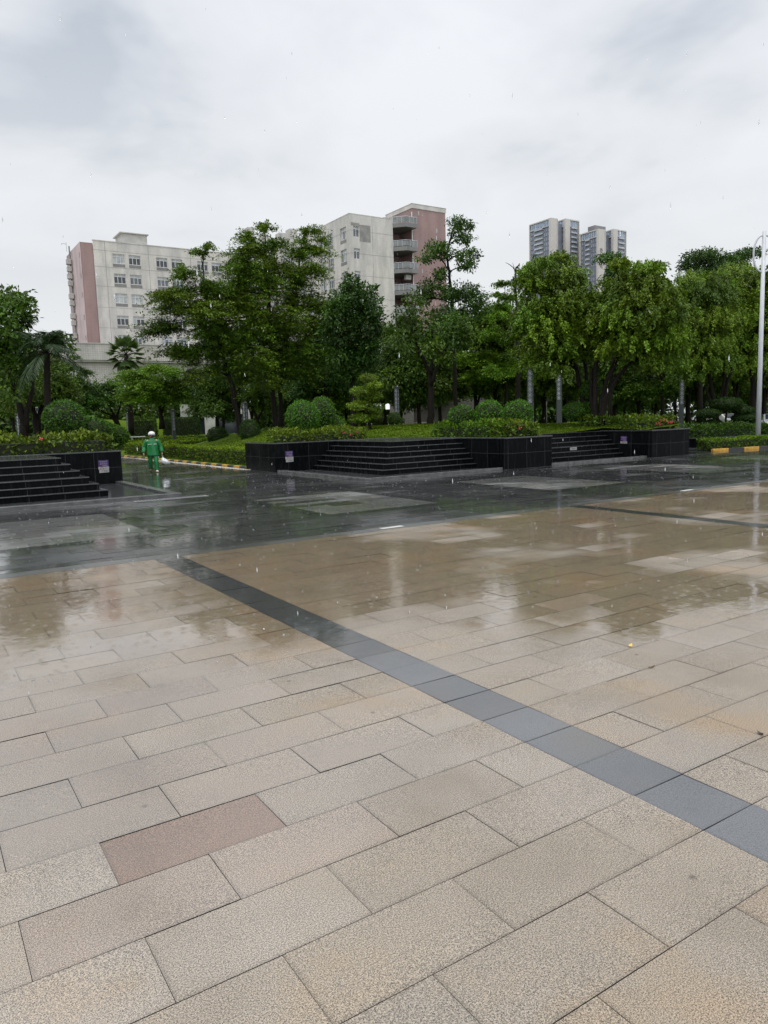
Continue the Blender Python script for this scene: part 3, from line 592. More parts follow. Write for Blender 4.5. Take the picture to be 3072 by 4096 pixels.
# trees, measured in metres: base, trunk lines (relative), crown clumps (x, y, z, rx, rz)
TREES = [
{'n':'layered_tree','k':'layer','label':'leaning layered tree with sprays reaching out over the hedge-lined path','b':[17.31,42.62,0.5],'tr':[[[[0.0,0.0,0.05],[-0.18,0.07,1.99],[-0.38,0.18,3.78],[-0.57,0.46,4.83],[-0.79,0.71,6.18],[-1.17,1.05,8.1],[-1.44,1.03,9.97],[-1.43,0.98,11.53]],0.17,0.03]],'cl':[[-2.99,-0.27,10.05,1.13,0.3],[-2.51,1.08,10.32,1.17,0.31],[-3.77,-0.2,8.73,1.58,0.33],[-3.42,1.94,9.12,1.65,0.35],[-2.21,-0.4,9.25,1.66,0.45],[-1.58,1.08,9.39,1.72,0.47],[-3.2,0.36,8.12,1.52,0.37],[-2.69,1.08,8.26,1.55,0.37],[-2.06,-1.01,7.92,1.64,0.52],[-1.18,2.17,8.34,1.76,0.56],[-3.72,0.78,7.12,1.53,0.37],[-3.83,1.46,7.23,1.55,0.37],[-1.77,0.01,6.94,1.68,0.58],[-1.19,1.69,7.17,1.75,0.6],[-3.48,0.89,5.77,1.46,0.34],[-3.08,2.12,5.8,1.5,0.35],[-1.94,0.16,5.66,1.53,0.58],[-1.74,0.91,5.61,1.56,0.59],[-3.12,-0.64,4.3,0.9,0.42],[-2.05,2.18,4.45,0.96,0.45],[-1.07,0.19,4.81,1.08,0.54],[-0.59,1.32,4.87,1.11,0.55],[-0.71,0.02,6.55,1.39,0.69],[-0.54,1.29,6.56,1.43,0.71],[-0.71,-0.29,8.52,1.38,0.69],[-0.44,0.64,8.56,1.41,0.7],[-1.88,-1.31,11.37,0.52,0.18],[-1.24,0.73,11.81,0.55,0.19],[-2.3,-1.0,11.06,0.6,0.18],[-1.23,2.35,11.81,0.64,0.19]],'lf':0.13,'de':0.85,'to':(1.45,1.4,0.85),'g':None},
{'n':'layered_tree','k':'layer','label':'tallest layered tree with a straight dark trunk and tiered crown before the cream blocks','b':[20.05,43.61,1.41],'tr':[[[[0.0,0.0,0.0],[-0.09,0.04,1.98],[-0.03,0.19,4.32],[-0.05,0.05,6.62],[-0.11,-0.06,8.88],[-0.22,-0.13,11.1],[-0.22,-0.27,12.18]],0.19,0.03]],'cl':[[-0.62,-1.53,12.11,0.78,0.22],[0.12,0.38,12.63,0.82,0.23],[-1.73,-1.42,11.42,0.85,0.25],[-0.85,1.13,12.04,0.9,0.26],[-1.49,-1.14,10.78,1.48,0.37],[-0.1,2.03,11.5,1.6,0.4],[-0.05,-0.87,11.26,1.27,0.35],[1.34,1.53,11.81,1.35,0.37],[-2.14,-0.71,10.16,0.94,0.31],[-1.14,2.22,10.85,1.0,0.33],[-2.58,-0.94,9.65,0.78,0.28],[-1.99,1.0,10.08,0.81,0.29],[-1.96,-1.7,9.42,1.69,0.52],[-0.03,2.52,10.39,1.86,0.58],[-0.25,-1.86,9.89,1.4,0.47],[0.86,-0.08,10.15,1.46,0.49],[-2.27,-0.43,8.82,1.26,0.54],[-1.76,1.04,9.12,1.3,0.55],[-0.42,-0.29,8.82,1.92,0.72],[0.81,2.35,9.41,2.04,0.77],[-1.87,-0.46,7.6,1.58,0.63],[-0.18,2.83,8.03,1.7,0.68],[-0.81,-1.69,7.11,1.87,0.85],[0.81,1.79,7.46,2.02,0.93],[-1.9,-1.07,5.97,1.71,0.7],[0.08,2.79,6.3,1.88,0.77],[0.13,-0.54,5.64,1.92,0.88],[0.73,1.03,5.99,1.99,0.91],[-2.15,-1.84,4.42,1.38,0.61],[-0.12,2.05,4.76,1.51,0.67],[0.47,-0.38,4.13,1.77,0.73],[0.67,0.6,4.26,1.81,0.74],[-1.36,-1.68,2.97,1.24,0.46],[0.65,2.28,3.17,1.36,0.51],[-2.45,0.19,8.32,1.27,0.51],[-1.36,2.24,8.59,1.33,0.53],[-2.71,0.58,6.73,1.28,0.58],[-2.02,2.67,6.88,1.34,0.6],[-2.49,1.0,5.12,1.29,0.58],[-1.57,2.95,5.38,1.35,0.61],[0.13,-2.08,6.52,1.4,0.56],[1.43,1.2,6.83,1.51,0.6],[1.4,-0.71,5.05,1.29,0.58],[1.6,0.19,5.25,1.32,0.59],[-1.93,0.76,3.57,1.13,0.45],[-1.07,3.0,3.6,1.19,0.47]],'lf':0.13,'de':0.85,'to':(1.45,1.4,0.85),'g':None},
{'n':'layered_tree','k':'layer','label':'layered tree with a thin bent leader rising beside the balcony block','b':[21.17,45.3,1.38],'tr':[[[[0.0,0.0,0.0],[0.08,-0.04,2.7],[0.53,-0.35,6.08],[1.32,-0.67,9.25],[1.53,-0.77,10.98],[1.69,-1.09,12.34]],0.17,0.025]],'cl':[[1.75,-1.63,12.66,0.91,0.22],[2.33,-0.92,12.88,0.93,0.22],[2.49,-2.21,11.99,0.58,0.23],[3.32,-0.96,12.32,0.6,0.24],[1.49,-1.57,12.03,0.58,0.22],[2.08,-0.24,12.41,0.6,0.22],[2.08,-1.41,11.53,1.17,0.25],[2.83,-0.07,11.88,1.21,0.26],[0.99,-1.23,11.24,1.0,0.3],[1.39,-0.51,11.43,1.01,0.3],[1.56,-2.12,10.12,1.32,0.36],[2.7,-0.31,10.42,1.37,0.38],[0.76,-1.17,9.6,1.49,0.58],[1.51,0.01,9.83,1.54,0.6],[1.14,-1.36,8.27,1.83,0.66],[2.25,0.09,8.34,1.89,0.69],[2.19,-2.4,7.79,1.15,0.49],[3.18,-0.14,8.22,1.21,0.52],[1.41,-1.72,6.67,1.82,0.66],[2.02,-0.87,6.65,1.86,0.68],[3.21,-1.79,6.73,1.18,0.5],[3.48,-0.87,6.71,1.2,0.51],[2.03,-1.07,5.0,1.68,0.76],[2.34,-0.43,4.81,1.71,0.77],[3.36,-1.93,5.52,0.84,0.59],[3.65,-1.3,5.64,0.85,0.6],[1.34,-1.93,3.72,1.24,0.58],[2.26,-0.09,3.96,1.29,0.6]],'lf':0.13,'de':0.85,'to':(1.45,1.4,0.85),'g':None},
{'n':'magnolia_tree','k':'big','label':'dark glossy magnolia-like tree standing in front of the balcony block','b':[22.33,37.91,1.09],'tr':[[[[0.0,0.0,0.0],[0.04,-0.02,2.04],[0.14,-0.05,3.77],[0.11,-0.18,6.33],[0.3,-0.03,8.05]],0.16,0.04]],'cl':[[0.24,-0.16,8.51,0.52,0.56],[0.28,0.01,8.64,0.52,0.57],[-0.41,-0.09,7.85,0.74,0.66],[0.13,0.56,7.82,0.75,0.68],[0.2,-1.28,7.71,0.8,0.65],[1.2,0.17,8.09,0.83,0.68],[-1.2,-0.42,6.93,0.65,0.73],[-0.57,0.42,6.97,0.67,0.74],[0.06,-0.36,7.0,0.96,0.81],[0.4,-0.13,7.01,0.97,0.82],[0.81,-1.34,7.19,0.58,0.66],[1.26,-0.42,7.28,0.6,0.67],[-0.82,-0.66,5.81,0.94,0.8],[-0.42,0.32,5.96,0.97,0.82],[0.18,-1.2,5.93,0.94,0.8],[0.89,0.25,6.13,0.98,0.83],[0.87,-1.59,6.19,0.41,0.65],[1.73,-0.27,6.44,0.42,0.68],[-0.87,-0.22,4.6,0.8,0.8],[-0.1,1.2,4.68,0.83,0.83],[0.39,-0.5,4.74,0.96,0.81],[1.2,0.38,4.85,0.98,0.83],[-0.14,-0.18,3.62,0.81,0.59],[0.21,0.53,3.77,0.83,0.6],[0.47,-1.48,4.8,0.58,0.65],[1.09,-0.3,5.02,0.6,0.67],[-1.13,0.53,5.94,0.37,0.67],[-1.04,0.8,6.0,0.37,0.67],[0.36,-1.03,3.57,0.58,0.51],[1.01,-0.21,3.46,0.6,0.52]],'lf':0.2,'de':1.15,'to':(0.55,0.75,0.7),'g':None},
{'n':'magnolia_tree','k':'big','label':'dark broad tree with a thick trunk behind the round bush','b':[27.2,50.09,1.43],'tr':[[[[0.0,0.0,0.0],[0.03,-0.01,2.11],[0.19,-0.1,4.35],[0.2,0.09,5.85]],0.27,0.1]],'cl':[[-0.6,-0.98,5.73,1.32,0.94],[0.23,0.6,5.82,1.36,0.97],[0.15,-1.45,4.8,1.13,0.85],[0.73,0.05,4.91,1.16,0.87],[-1.57,-0.74,4.29,1.12,0.75],[-0.74,0.78,4.33,1.16,0.77],[0.01,-0.47,3.95,1.53,0.76],[0.83,1.19,4.08,1.58,0.79],[1.17,-0.67,3.38,0.96,0.67],[1.36,0.11,3.26,0.97,0.68],[-1.54,0.68,2.9,0.96,0.58],[-1.26,1.63,2.9,0.98,0.59]],'lf':0.22,'de':1.1,'to':(0.45,0.65,0.55),'g':None},
{'n':'pruned_tree','k':'dense','label':'small yellow-green tree pruned into tiers on the lawn','b':[20.11,32.24,1.2],'tr':[[[[0.0,0.0,0.0],[-0.09,0.06,0.62],[-0.08,0.15,1.25],[0.06,0.18,2.0],[0.02,0.31,2.76]],0.1,0.03]],'cl':[[-0.16,-0.03,2.87,0.41,0.19],[0.21,0.49,2.87,0.42,0.19],[-0.01,-0.47,2.47,0.35,0.16],[0.25,0.07,2.46,0.36,0.17],[-0.51,0.05,2.19,0.48,0.19],[-0.21,0.54,2.25,0.49,0.19],[0.08,-0.18,1.92,0.42,0.17],[0.33,0.14,1.96,0.43,0.17],[-0.56,0.2,1.48,0.54,0.23],[-0.38,0.38,1.51,0.54,0.23],[0.05,-0.2,1.34,0.48,0.22],[0.23,0.11,1.3,0.49,0.22],[-0.47,0.15,0.85,0.54,0.19],[-0.47,0.34,0.87,0.54,0.19],[0.1,-0.22,0.96,0.28,0.15],[0.12,-0.06,0.97,0.28,0.15]],'lf':0.09,'de':1.3,'to':(2.0,1.8,0.9),'g':None},
{'n':'round_leaf_tree','k':'big','label':'open round-leaved tree with forking dark limbs on the lawn','b':[24.98,33.77,1.22],'tr':[[[[0.0,0.0,0.0],[0.01,-0.01,1.17],[0.13,0.05,2.28],[0.21,0.28,3.26],[-0.16,0.4,4.09],[-0.41,0.68,5.07],[-0.52,0.64,6.42]],0.22,0.04],[[[0.05,-0.05,2.55],[0.37,-0.28,3.77],[0.78,-0.56,4.57],[1.03,-0.82,5.36]],0.12,0.04],[[[0.04,-0.04,3.1],[0.18,-0.14,4.46],[0.06,-0.26,5.66]],0.1,0.04]],'cl':[[-1.3,-0.61,6.81,0.52,0.44],[-0.18,1.14,6.99,0.55,0.46],[-1.74,-0.27,6.11,0.49,0.47],[-1.04,0.77,6.16,0.51,0.48],[-0.81,0.51,5.45,0.51,0.51],[-0.48,0.78,5.53,0.51,0.51],[-0.01,-0.95,5.31,0.83,0.58],[1.38,1.14,5.45,0.88,0.62],[0.33,-1.3,5.75,0.69,0.56],[1.19,-0.42,5.85,0.71,0.57],[-0.99,-1.55,4.56,0.68,0.46],[0.56,0.64,4.87,0.72,0.49],[0.55,-1.64,5.05,0.72,0.5],[1.22,-0.94,5.03,0.74,0.51],[1.11,-1.87,5.77,0.56,0.5],[2.07,-0.6,5.97,0.58,0.52],[-0.9,-0.75,5.83,0.55,0.55],[0.14,0.72,6.08,0.58,0.58],[-2.02,-0.15,5.07,0.49,0.49],[-0.98,1.17,5.27,0.51,0.51],[1.18,-1.76,5.06,0.56,0.36],[1.91,-1.07,5.06,0.57,0.37],[-1.71,0.99,6.01,0.31,0.48],[-1.14,1.84,6.04,0.32,0.49],[-1.77,-0.69,4.23,0.54,0.38],[-0.1,1.62,4.49,0.58,0.41],[-0.31,-1.84,4.03,0.61,0.35],[1.16,0.14,4.24,0.65,0.38]],'lf':0.22,'de':0.62,'to':(0.75,0.85,0.6),'g':None},
{'n':'tall_slender_tree','k':'big','label':'tall slender tree with separate leafy clusters rising into the sky','b':[31.04,39.2,1.23],'tr':[[[[0.0,0.0,0.0],[0.01,-0.01,1.85],[-0.07,-0.07,4.29],[0.03,0.06,7.52],[-0.2,0.07,9.73],[-0.39,0.04,11.12],[-0.14,0.01,12.23],[0.14,-0.34,13.19]],0.17,0.03],[[[-0.19,0.14,10.22],[-0.62,0.48,11.03],[-0.93,1.0,11.42]],0.05,0.02]],'cl':[[-0.67,-1.53,12.83,0.59,0.21],[0.87,0.52,13.41,0.62,0.22],[0.77,-0.63,12.89,0.57,0.19],[0.9,-0.28,12.98,0.58,0.19],[-0.85,-1.56,12.2,0.55,0.24],[1.01,0.6,12.82,0.59,0.26],[-0.08,-1.34,11.87,0.66,0.26],[1.01,0.08,12.33,0.68,0.27],[-1.58,-0.28,11.49,0.76,0.3],[-0.33,1.3,11.85,0.79,0.31],[-1.94,0.4,10.9,0.56,0.18],[-1.19,1.46,11.11,0.58,0.19],[-0.63,0.14,11.28,0.77,0.34],[-0.36,0.36,11.25,0.78,0.34],[0.03,-1.27,10.98,0.74,0.4],[1.22,-0.06,11.23,0.77,0.41],[0.62,-0.84,10.42,0.57,0.4],[0.84,-0.43,10.48,0.58,0.41],[-0.98,0.04,9.91,0.6,0.3],[0.13,1.36,10.21,0.62,0.31],[-1.54,0.35,9.06,0.93,0.5],[-0.79,1.04,9.14,0.95,0.51],[-0.2,-1.49,8.54,0.99,0.53],[1.43,0.35,9.0,1.03,0.55],[0.35,-2.04,8.11,0.72,0.43],[1.52,-0.51,8.35,0.75,0.44],[-2.13,0.45,8.33,0.6,0.33],[-1.02,1.9,8.52,0.62,0.34],[1.16,-1.69,7.66,0.6,0.33],[2.25,-0.52,7.89,0.62,0.34],[-1.33,-1.35,7.19,1.3,0.55],[0.21,0.87,7.47,1.37,0.58],[0.76,-0.79,7.26,1.01,0.61],[1.19,-0.21,7.25,1.02,0.61],[-1.1,-1.1,8.55,0.65,0.42],[0.38,0.94,8.82,0.69,0.45]],'lf':0.17,'de':0.75,'to':(0.7,0.95,0.6),'g':None},
{'n':'bare_topped_tree','k':'layer','label':'thin straight tree with a bare dead top of forked twigs','b':[32.06,34.37,1.16],'tr':[[[[0.0,0.0,0.0],[0.06,-0.06,2.02],[0.02,-0.21,3.98],[0.13,0.01,6.25],[-0.07,-0.05,8.31],[-0.21,-0.22,9.44],[-0.19,-0.55,9.75]],0.17,0.03],[[[0.0,0.0,9.49],[-0.24,0.22,9.81],[-0.47,0.36,9.96]],0.03,0.01],[[[0.0,0.0,9.42],[-0.13,0.12,9.94]],0.02,0.008],[[[0.0,0.0,9.46],[0.26,-0.24,9.54],[0.49,-0.19,9.91]],0.025,0.008],[[[0.05,-0.05,8.17],[0.51,-0.48,8.86],[0.54,-0.25,9.56]],0.02,0.008]],'cl':[[0.46,-0.44,9.38,0.22,0.19],[0.51,-0.48,8.89,0.22,0.22],[0.38,-0.36,4.72,0.63,0.32],[-0.28,0.26,4.47,0.63,0.29]],'lf':0.12,'de':0.5,'to':(0.8,1,0.7),'g':None},
{'n':'layered_tree','k':'layer','label':'pale green tiered tree behind the twin ball shrubs','b':[38.95,42.97,1.23],'tr':[[[[0.0,0.0,0.0],[0.04,-0.03,2.27],[0.14,0.14,4.16],[0.27,0.35,6.62],[0.25,0.21,10.66]],0.15,0.02]],'cl':[[-0.36,-0.46,10.47,0.81,0.15],[0.42,0.59,10.65,0.83,0.16],[-0.84,-0.01,9.64,0.62,0.15],[0.08,1.08,9.87,0.63,0.16],[-1.19,-1.36,9.24,0.85,0.19],[0.68,0.42,9.64,0.89,0.2],[-0.31,0.18,8.93,1.13,0.23],[1.1,1.49,9.19,1.17,0.24],[-1.96,-1.11,7.95,1.13,0.26],[0.7,2.16,8.51,1.21,0.28],[0.0,-0.29,7.73,0.97,0.27],[1.41,1.06,8.01,1.01,0.28],[-2.24,-0.87,6.73,1.32,0.34],[-0.34,1.07,6.91,1.38,0.36],[-0.81,-1.16,6.38,1.14,0.34],[0.92,0.94,6.6,1.2,0.36],[-2.2,0.05,5.23,1.53,0.42],[-0.01,2.12,5.39,1.61,0.44],[-0.23,0.05,5.08,1.76,0.43],[0.84,0.66,5.02,1.79,0.44],[-1.49,-0.51,4.01,1.72,0.38],[0.43,1.11,4.18,1.79,0.4],[0.28,-0.76,4.1,1.17,0.39],[1.58,0.56,4.21,1.2,0.4],[-2.53,0.56,3.8,1.15,0.34],[-1.77,1.73,3.81,1.18,0.35],[-2.81,1.06,4.94,1.15,0.42],[-1.75,2.52,4.94,1.19,0.44]],'lf':0.14,'de':1.0,'to':(1.8,1.8,0.9),'g':None},
{'n':'weeping_fig_tree','k':'weep','label':'weeping fig with a curved dark trunk and hanging foliage below the left tower','b':[27.57,24.67,1.09],'tr':[[[[0.0,0.0,0.0],[-0.08,0.1,0.89],[-0.22,0.16,1.72],[-0.2,0.47,2.67],[-0.47,0.5,3.73],[-0.67,0.97,5.63]],0.19,0.05],[[[-0.05,0.06,1.0],[0.01,0.0,2.18],[0.07,0.3,3.49],[0.1,0.44,4.67]],0.12,0.04]],'cl':[[-2.6,0.34,7.6,0.54,0.33],[-1.27,1.7,7.98,0.56,0.35],[-0.65,2.25,8.06,0.58,0.36],[-1.6,0.42,7.95,0.55,0.34],[-1.22,0.67,8.04,0.55,0.34],[-0.08,1.94,8.31,0.58,0.36],[-2.83,1.03,7.48,0.43,0.31],[-2.1,1.68,7.62,0.44,0.32],[-1.34,2.61,7.78,0.46,0.33],[-2.52,1.07,6.79,0.67,0.54],[-1.53,1.85,7.06,0.69,0.56],[-0.95,2.53,7.0,0.71,0.58],[-1.53,0.62,7.12,0.92,0.61],[-1.45,0.89,6.98,0.92,0.62],[0.03,1.87,7.45,0.97,0.65],[-0.92,0.04,7.01,0.55,0.49],[-0.15,0.6,7.23,0.57,0.5],[0.42,1.24,7.35,0.58,0.51],[-0.95,-0.44,6.32,0.55,0.51],[-0.35,0.07,6.36,0.56,0.52],[0.17,0.75,6.58,0.57,0.53],[-2.19,0.93,5.89,0.91,0.67],[-1.67,1.27,5.9,0.93,0.68],[-1.19,2.19,6.11,0.95,0.7],[-1.5,0.03,5.8,1.03,0.73],[-0.92,0.45,5.87,1.05,0.74],[-0.13,1.46,5.85,1.09,0.77],[-0.64,-0.54,5.32,0.67,0.58],[0.02,-0.1,5.22,0.68,0.6],[0.38,0.5,5.39,0.7,0.61],[-2.85,1.07,5.26,0.66,0.58],[-1.92,1.89,5.39,0.68,0.6],[-0.98,3.03,5.65,0.71,0.62],[-3.06,1.26,4.76,0.38,0.43],[-1.96,2.54,4.89,0.4,0.45],[-1.62,2.78,5.04,0.41,0.46],[-2.23,0.26,4.68,1.02,0.72],[-1.53,0.95,4.62,1.05,0.74],[-0.05,2.62,5.13,1.11,0.78],[-0.72,-0.01,4.42,0.98,0.68],[-0.51,-0.08,4.41,0.99,0.68],[0.72,1.24,4.43,1.03,0.71],[-2.74,0.71,4.04,0.66,0.48],[-1.69,1.62,4.03,0.68,0.5],[-1.23,2.38,4.23,0.7,0.51],[-1.7,0.15,3.78,0.85,0.48],[-1.02,0.68,3.71,0.87,0.49],[-0.4,1.37,3.82,0.89,0.51],[-2.44,0.06,2.97,0.71,0.36],[-1.1,1.35,3.03,0.75,0.38],[-0.53,1.98,3.09,0.77,0.38],[-2.65,1.13,3.28,0.54,0.36],[-2.0,1.98,3.31,0.56,0.37],[-1.19,2.74,3.35,0.58,0.38],[-2.55,1.69,7.12,0.32,0.27],[-2.16,2.19,7.26,0.32,0.27],[-1.56,2.83,7.37,0.33,0.28],[-0.39,-0.47,3.76,0.61,0.37],[-0.08,-0.28,3.7,0.62,0.37],[0.44,0.44,3.83,0.63,0.38]],'lf':0.12,'de':1.0,'to':(1.75,1.7,0.8),'g':None},
{'n':'weeping_fig_tree','k':'weep','label':'wide weeping fig with several fanned trunks rising behind the flowering hedge','b':[27.13,23.66,1.13],'tr':[[[[0.0,0.0,0.0],[-0.11,0.12,1.18],[-0.12,0.09,2.77],[0.09,0.06,3.9],[0.35,-0.36,4.97]],0.16,0.05],[[[0.06,-0.06,0.36],[0.2,-0.23,1.5],[0.63,-0.57,2.44],[1.18,-1.23,3.3]],0.19,0.05],[[[0.04,-0.05,0.25],[0.09,-0.1,1.39],[0.23,-0.48,2.73],[0.78,-0.86,3.82]],0.13,0.04],[[[-0.05,0.06,0.25],[-0.22,0.26,1.53],[-0.35,0.09,2.88]],0.12,0.04],[[[0.12,-0.13,0.48],[0.28,-0.32,1.84],[0.67,-0.53,3.18]],0.09,0.03]],'cl':[[0.35,-1.77,6.97,0.47,0.33],[1.08,-1.31,7.02,0.49,0.34],[1.73,-0.76,7.17,0.5,0.35],[-0.1,-2.7,6.84,0.44,0.28],[1.03,-1.93,7.09,0.46,0.29],[2.58,-0.53,7.43,0.48,0.3],[0.19,-1.31,6.46,0.65,0.48],[0.7,-0.82,6.65,0.67,0.49],[1.31,-0.26,6.57,0.68,0.5],[0.44,-2.16,6.33,0.77,0.53],[1.46,-1.2,6.52,0.8,0.55],[2.36,-0.61,6.59,0.82,0.57],[0.7,-2.63,6.27,0.42,0.42],[1.27,-2.31,6.31,0.43,0.43],[2.47,-1.36,6.63,0.45,0.45],[0.04,-0.89,5.76,0.66,0.54],[0.67,-0.34,5.93,0.67,0.55],[1.41,0.44,5.91,0.69,0.57],[-0.17,-2.27,5.44,0.87,0.64],[1.2,-1.27,5.68,0.91,0.67],[1.45,-0.74,5.83,0.93,0.68],[0.83,-2.65,5.55,0.65,0.54],[1.95,-1.67,5.8,0.68,0.57],[2.63,-1.11,5.98,0.69,0.58],[-0.33,-1.75,4.66,0.88,0.64],[0.51,-1.11,4.7,0.9,0.66],[1.43,-0.38,4.87,0.93,0.68],[0.06,-2.74,4.56,0.87,0.64],[0.96,-1.85,4.62,0.9,0.66],[2.83,-0.76,4.91,0.95,0.7],[0.9,-3.11,4.76,0.53,0.54],[1.93,-2.31,4.83,0.55,0.56],[2.73,-1.9,4.89,0.56,0.57],[-0.22,-2.2,3.72,0.87,0.58],[1.02,-1.16,3.89,0.91,0.61],[1.64,-0.86,4.01,0.93,0.62],[0.78,-2.71,3.8,0.76,0.59],[1.41,-2.29,3.82,0.78,0.6],[2.79,-1.34,4.06,0.82,0.63],[1.11,-3.16,3.97,0.45,0.65],[2.33,-2.34,3.99,0.47,0.67],[2.42,-2.29,3.98,0.47,0.68],[-0.46,-1.05,3.55,0.71,0.53],[0.04,-0.46,3.66,0.72,0.54],[0.71,0.01,3.57,0.74,0.55],[1.36,-2.93,3.1,0.47,0.59],[1.81,-2.62,3.11,0.48,0.6],[2.98,-1.76,3.26,0.5,0.63],[0.57,-2.37,3.03,0.65,0.42],[1.7,-1.32,3.15,0.68,0.44],[2.19,-1.23,3.02,0.68,0.45],[-0.28,-0.76,4.68,0.59,0.48],[0.09,-0.35,4.61,0.6,0.48],[1.1,0.36,4.79,0.62,0.5],[-0.24,-0.29,5.94,0.48,0.36],[0.2,-0.01,6.0,0.49,0.37],[0.72,0.53,6.13,0.5,0.37],[-0.68,-0.88,5.29,0.53,0.41],[0.35,0.13,5.56,0.55,0.43],[0.61,0.09,5.5,0.55,0.43],[-0.66,-0.52,4.8,0.59,0.47],[0.09,0.09,4.83,0.61,0.49],[0.47,0.63,4.93,0.62,0.5],[1.08,-3.08,5.71,0.47,0.42],[2.2,-2.15,5.81,0.49,0.44],[3.1,-1.72,6.1,0.5,0.45],[1.21,-3.24,5.07,0.53,0.53],[2.36,-2.51,5.15,0.55,0.55],[2.99,-2.0,5.35,0.56,0.56],[-0.65,-1.73,7.16,0.28,0.21],[0.32,-0.89,7.39,0.29,0.22],[1.04,-0.28,7.58,0.3,0.22],[0.83,-2.49,7.04,0.26,0.19],[2.01,-1.6,7.25,0.27,0.2],[2.6,-1.09,7.44,0.28,0.2]],'lf':0.12,'de':1.0,'to':(1.8,1.7,0.75),'g':None},
{'n':'drooping_tree','k':'big','label':'small drooping treetop crossing the tower lettering','b':[38.16,32.31,1.14],'tr':[[[[0.0,0.0,0.0],[0.08,-0.1,4.71],[0.12,-0.14,7.79],[-0.08,0.0,9.47],[-0.08,0.3,10.13]],0.12,0.03]],'cl':[[-0.66,0.06,10.29,0.57,0.2],[0.09,0.55,10.48,0.58,0.2],[-0.24,-0.35,10.32,0.47,0.17],[0.19,0.01,10.43,0.47,0.17],[0.15,-0.38,10.1,0.3,0.24],[0.39,-0.13,10.12,0.3,0.24],[-0.13,-0.46,9.53,0.57,0.37],[0.27,-0.22,9.55,0.57,0.37],[-0.07,-0.18,8.95,0.77,0.4],[0.28,0.16,8.93,0.78,0.41],[-0.16,-0.84,8.42,0.67,0.43],[0.42,-0.27,8.43,0.68,0.44]],'lf':0.17,'de':0.9,'to':(0.65,0.9,0.65),'g':None},
{'n':'weeping_fig_tree','k':'weep','label':'weeping fig with twisted trunks forking low behind the pad-shaped topiary','b':[39.39,25.63,0.86],'tr':[[[[0.0,0.0,0.0],[-0.06,0.11,0.89],[0.1,0.26,1.6],[-0.05,0.51,2.75],[-0.22,0.52,3.88]],0.2,0.06],[[[-0.04,0.07,1.03],[0.1,-0.15,1.73],[0.31,-0.19,2.71],[0.19,-0.11,3.84]],0.13,0.05],[[[-0.02,0.04,0.89],[0.21,-0.32,1.44],[0.13,-0.46,2.56],[0.15,-0.83,3.64]],0.15,0.05],[[[-0.06,0.1,0.32],[-0.23,0.36,1.61],[-0.37,0.82,3.34]],0.1,0.04]],'cl':[[-2.03,1.1,7.35,0.7,0.7],[-0.95,1.78,7.42,0.72,0.72],[-0.62,2.18,7.67,0.72,0.72],[-1.39,0.89,8.31,0.86,0.56],[-1.13,1.09,8.25,0.87,0.57],[-0.03,2.01,8.57,0.89,0.58],[-1.11,0.52,7.72,1.02,0.7],[-0.7,0.69,7.61,1.03,0.71],[-0.1,1.39,7.97,1.04,0.72],[-0.91,-0.4,8.13,0.85,0.56],[-0.26,0.15,8.1,0.87,0.57],[0.7,0.82,8.28,0.89,0.58],[-1.31,-0.39,7.17,1.15,0.85],[0.08,0.39,7.34,1.2,0.88],[0.37,0.64,7.53,1.2,0.88],[-1.92,0.55,6.25,1.0,0.85],[-0.87,1.13,6.24,1.03,0.87],[-0.01,1.82,6.47,1.05,0.89],[-1.14,-0.47,5.89,1.16,0.85],[0.16,0.15,6.0,1.19,0.88],[0.75,0.63,6.08,1.21,0.89],[-1.94,0.67,4.9,0.93,0.85],[-0.66,1.46,4.81,0.96,0.88],[0.04,1.99,5.06,0.97,0.89],[-1.11,-0.33,4.55,1.16,0.77],[-0.17,0.13,4.49,1.19,0.79],[0.64,0.98,4.7,1.21,0.81],[-1.44,0.2,3.7,1.01,0.56],[-0.28,0.77,3.81,1.03,0.57],[0.53,1.39,3.82,1.06,0.58],[-0.46,-0.54,3.66,0.94,0.56],[0.07,-0.04,3.59,0.95,0.57],[0.94,0.36,3.82,0.97,0.58],[-1.73,1.11,3.77,0.78,0.62],[-1.03,1.55,3.67,0.79,0.63],[-0.35,2.13,3.68,0.81,0.65],[-1.78,0.26,3.01,0.77,0.4],[-0.52,1.28,2.96,0.8,0.41],[-0.03,1.65,3.13,0.81,0.42],[-1.91,1.19,5.99,0.62,0.78],[-1.19,1.64,6.08,0.63,0.79],[-0.7,2.15,6.02,0.64,0.8]],'lf':0.1,'de':1.0,'to':(1.7,1.65,0.8),'g':None},
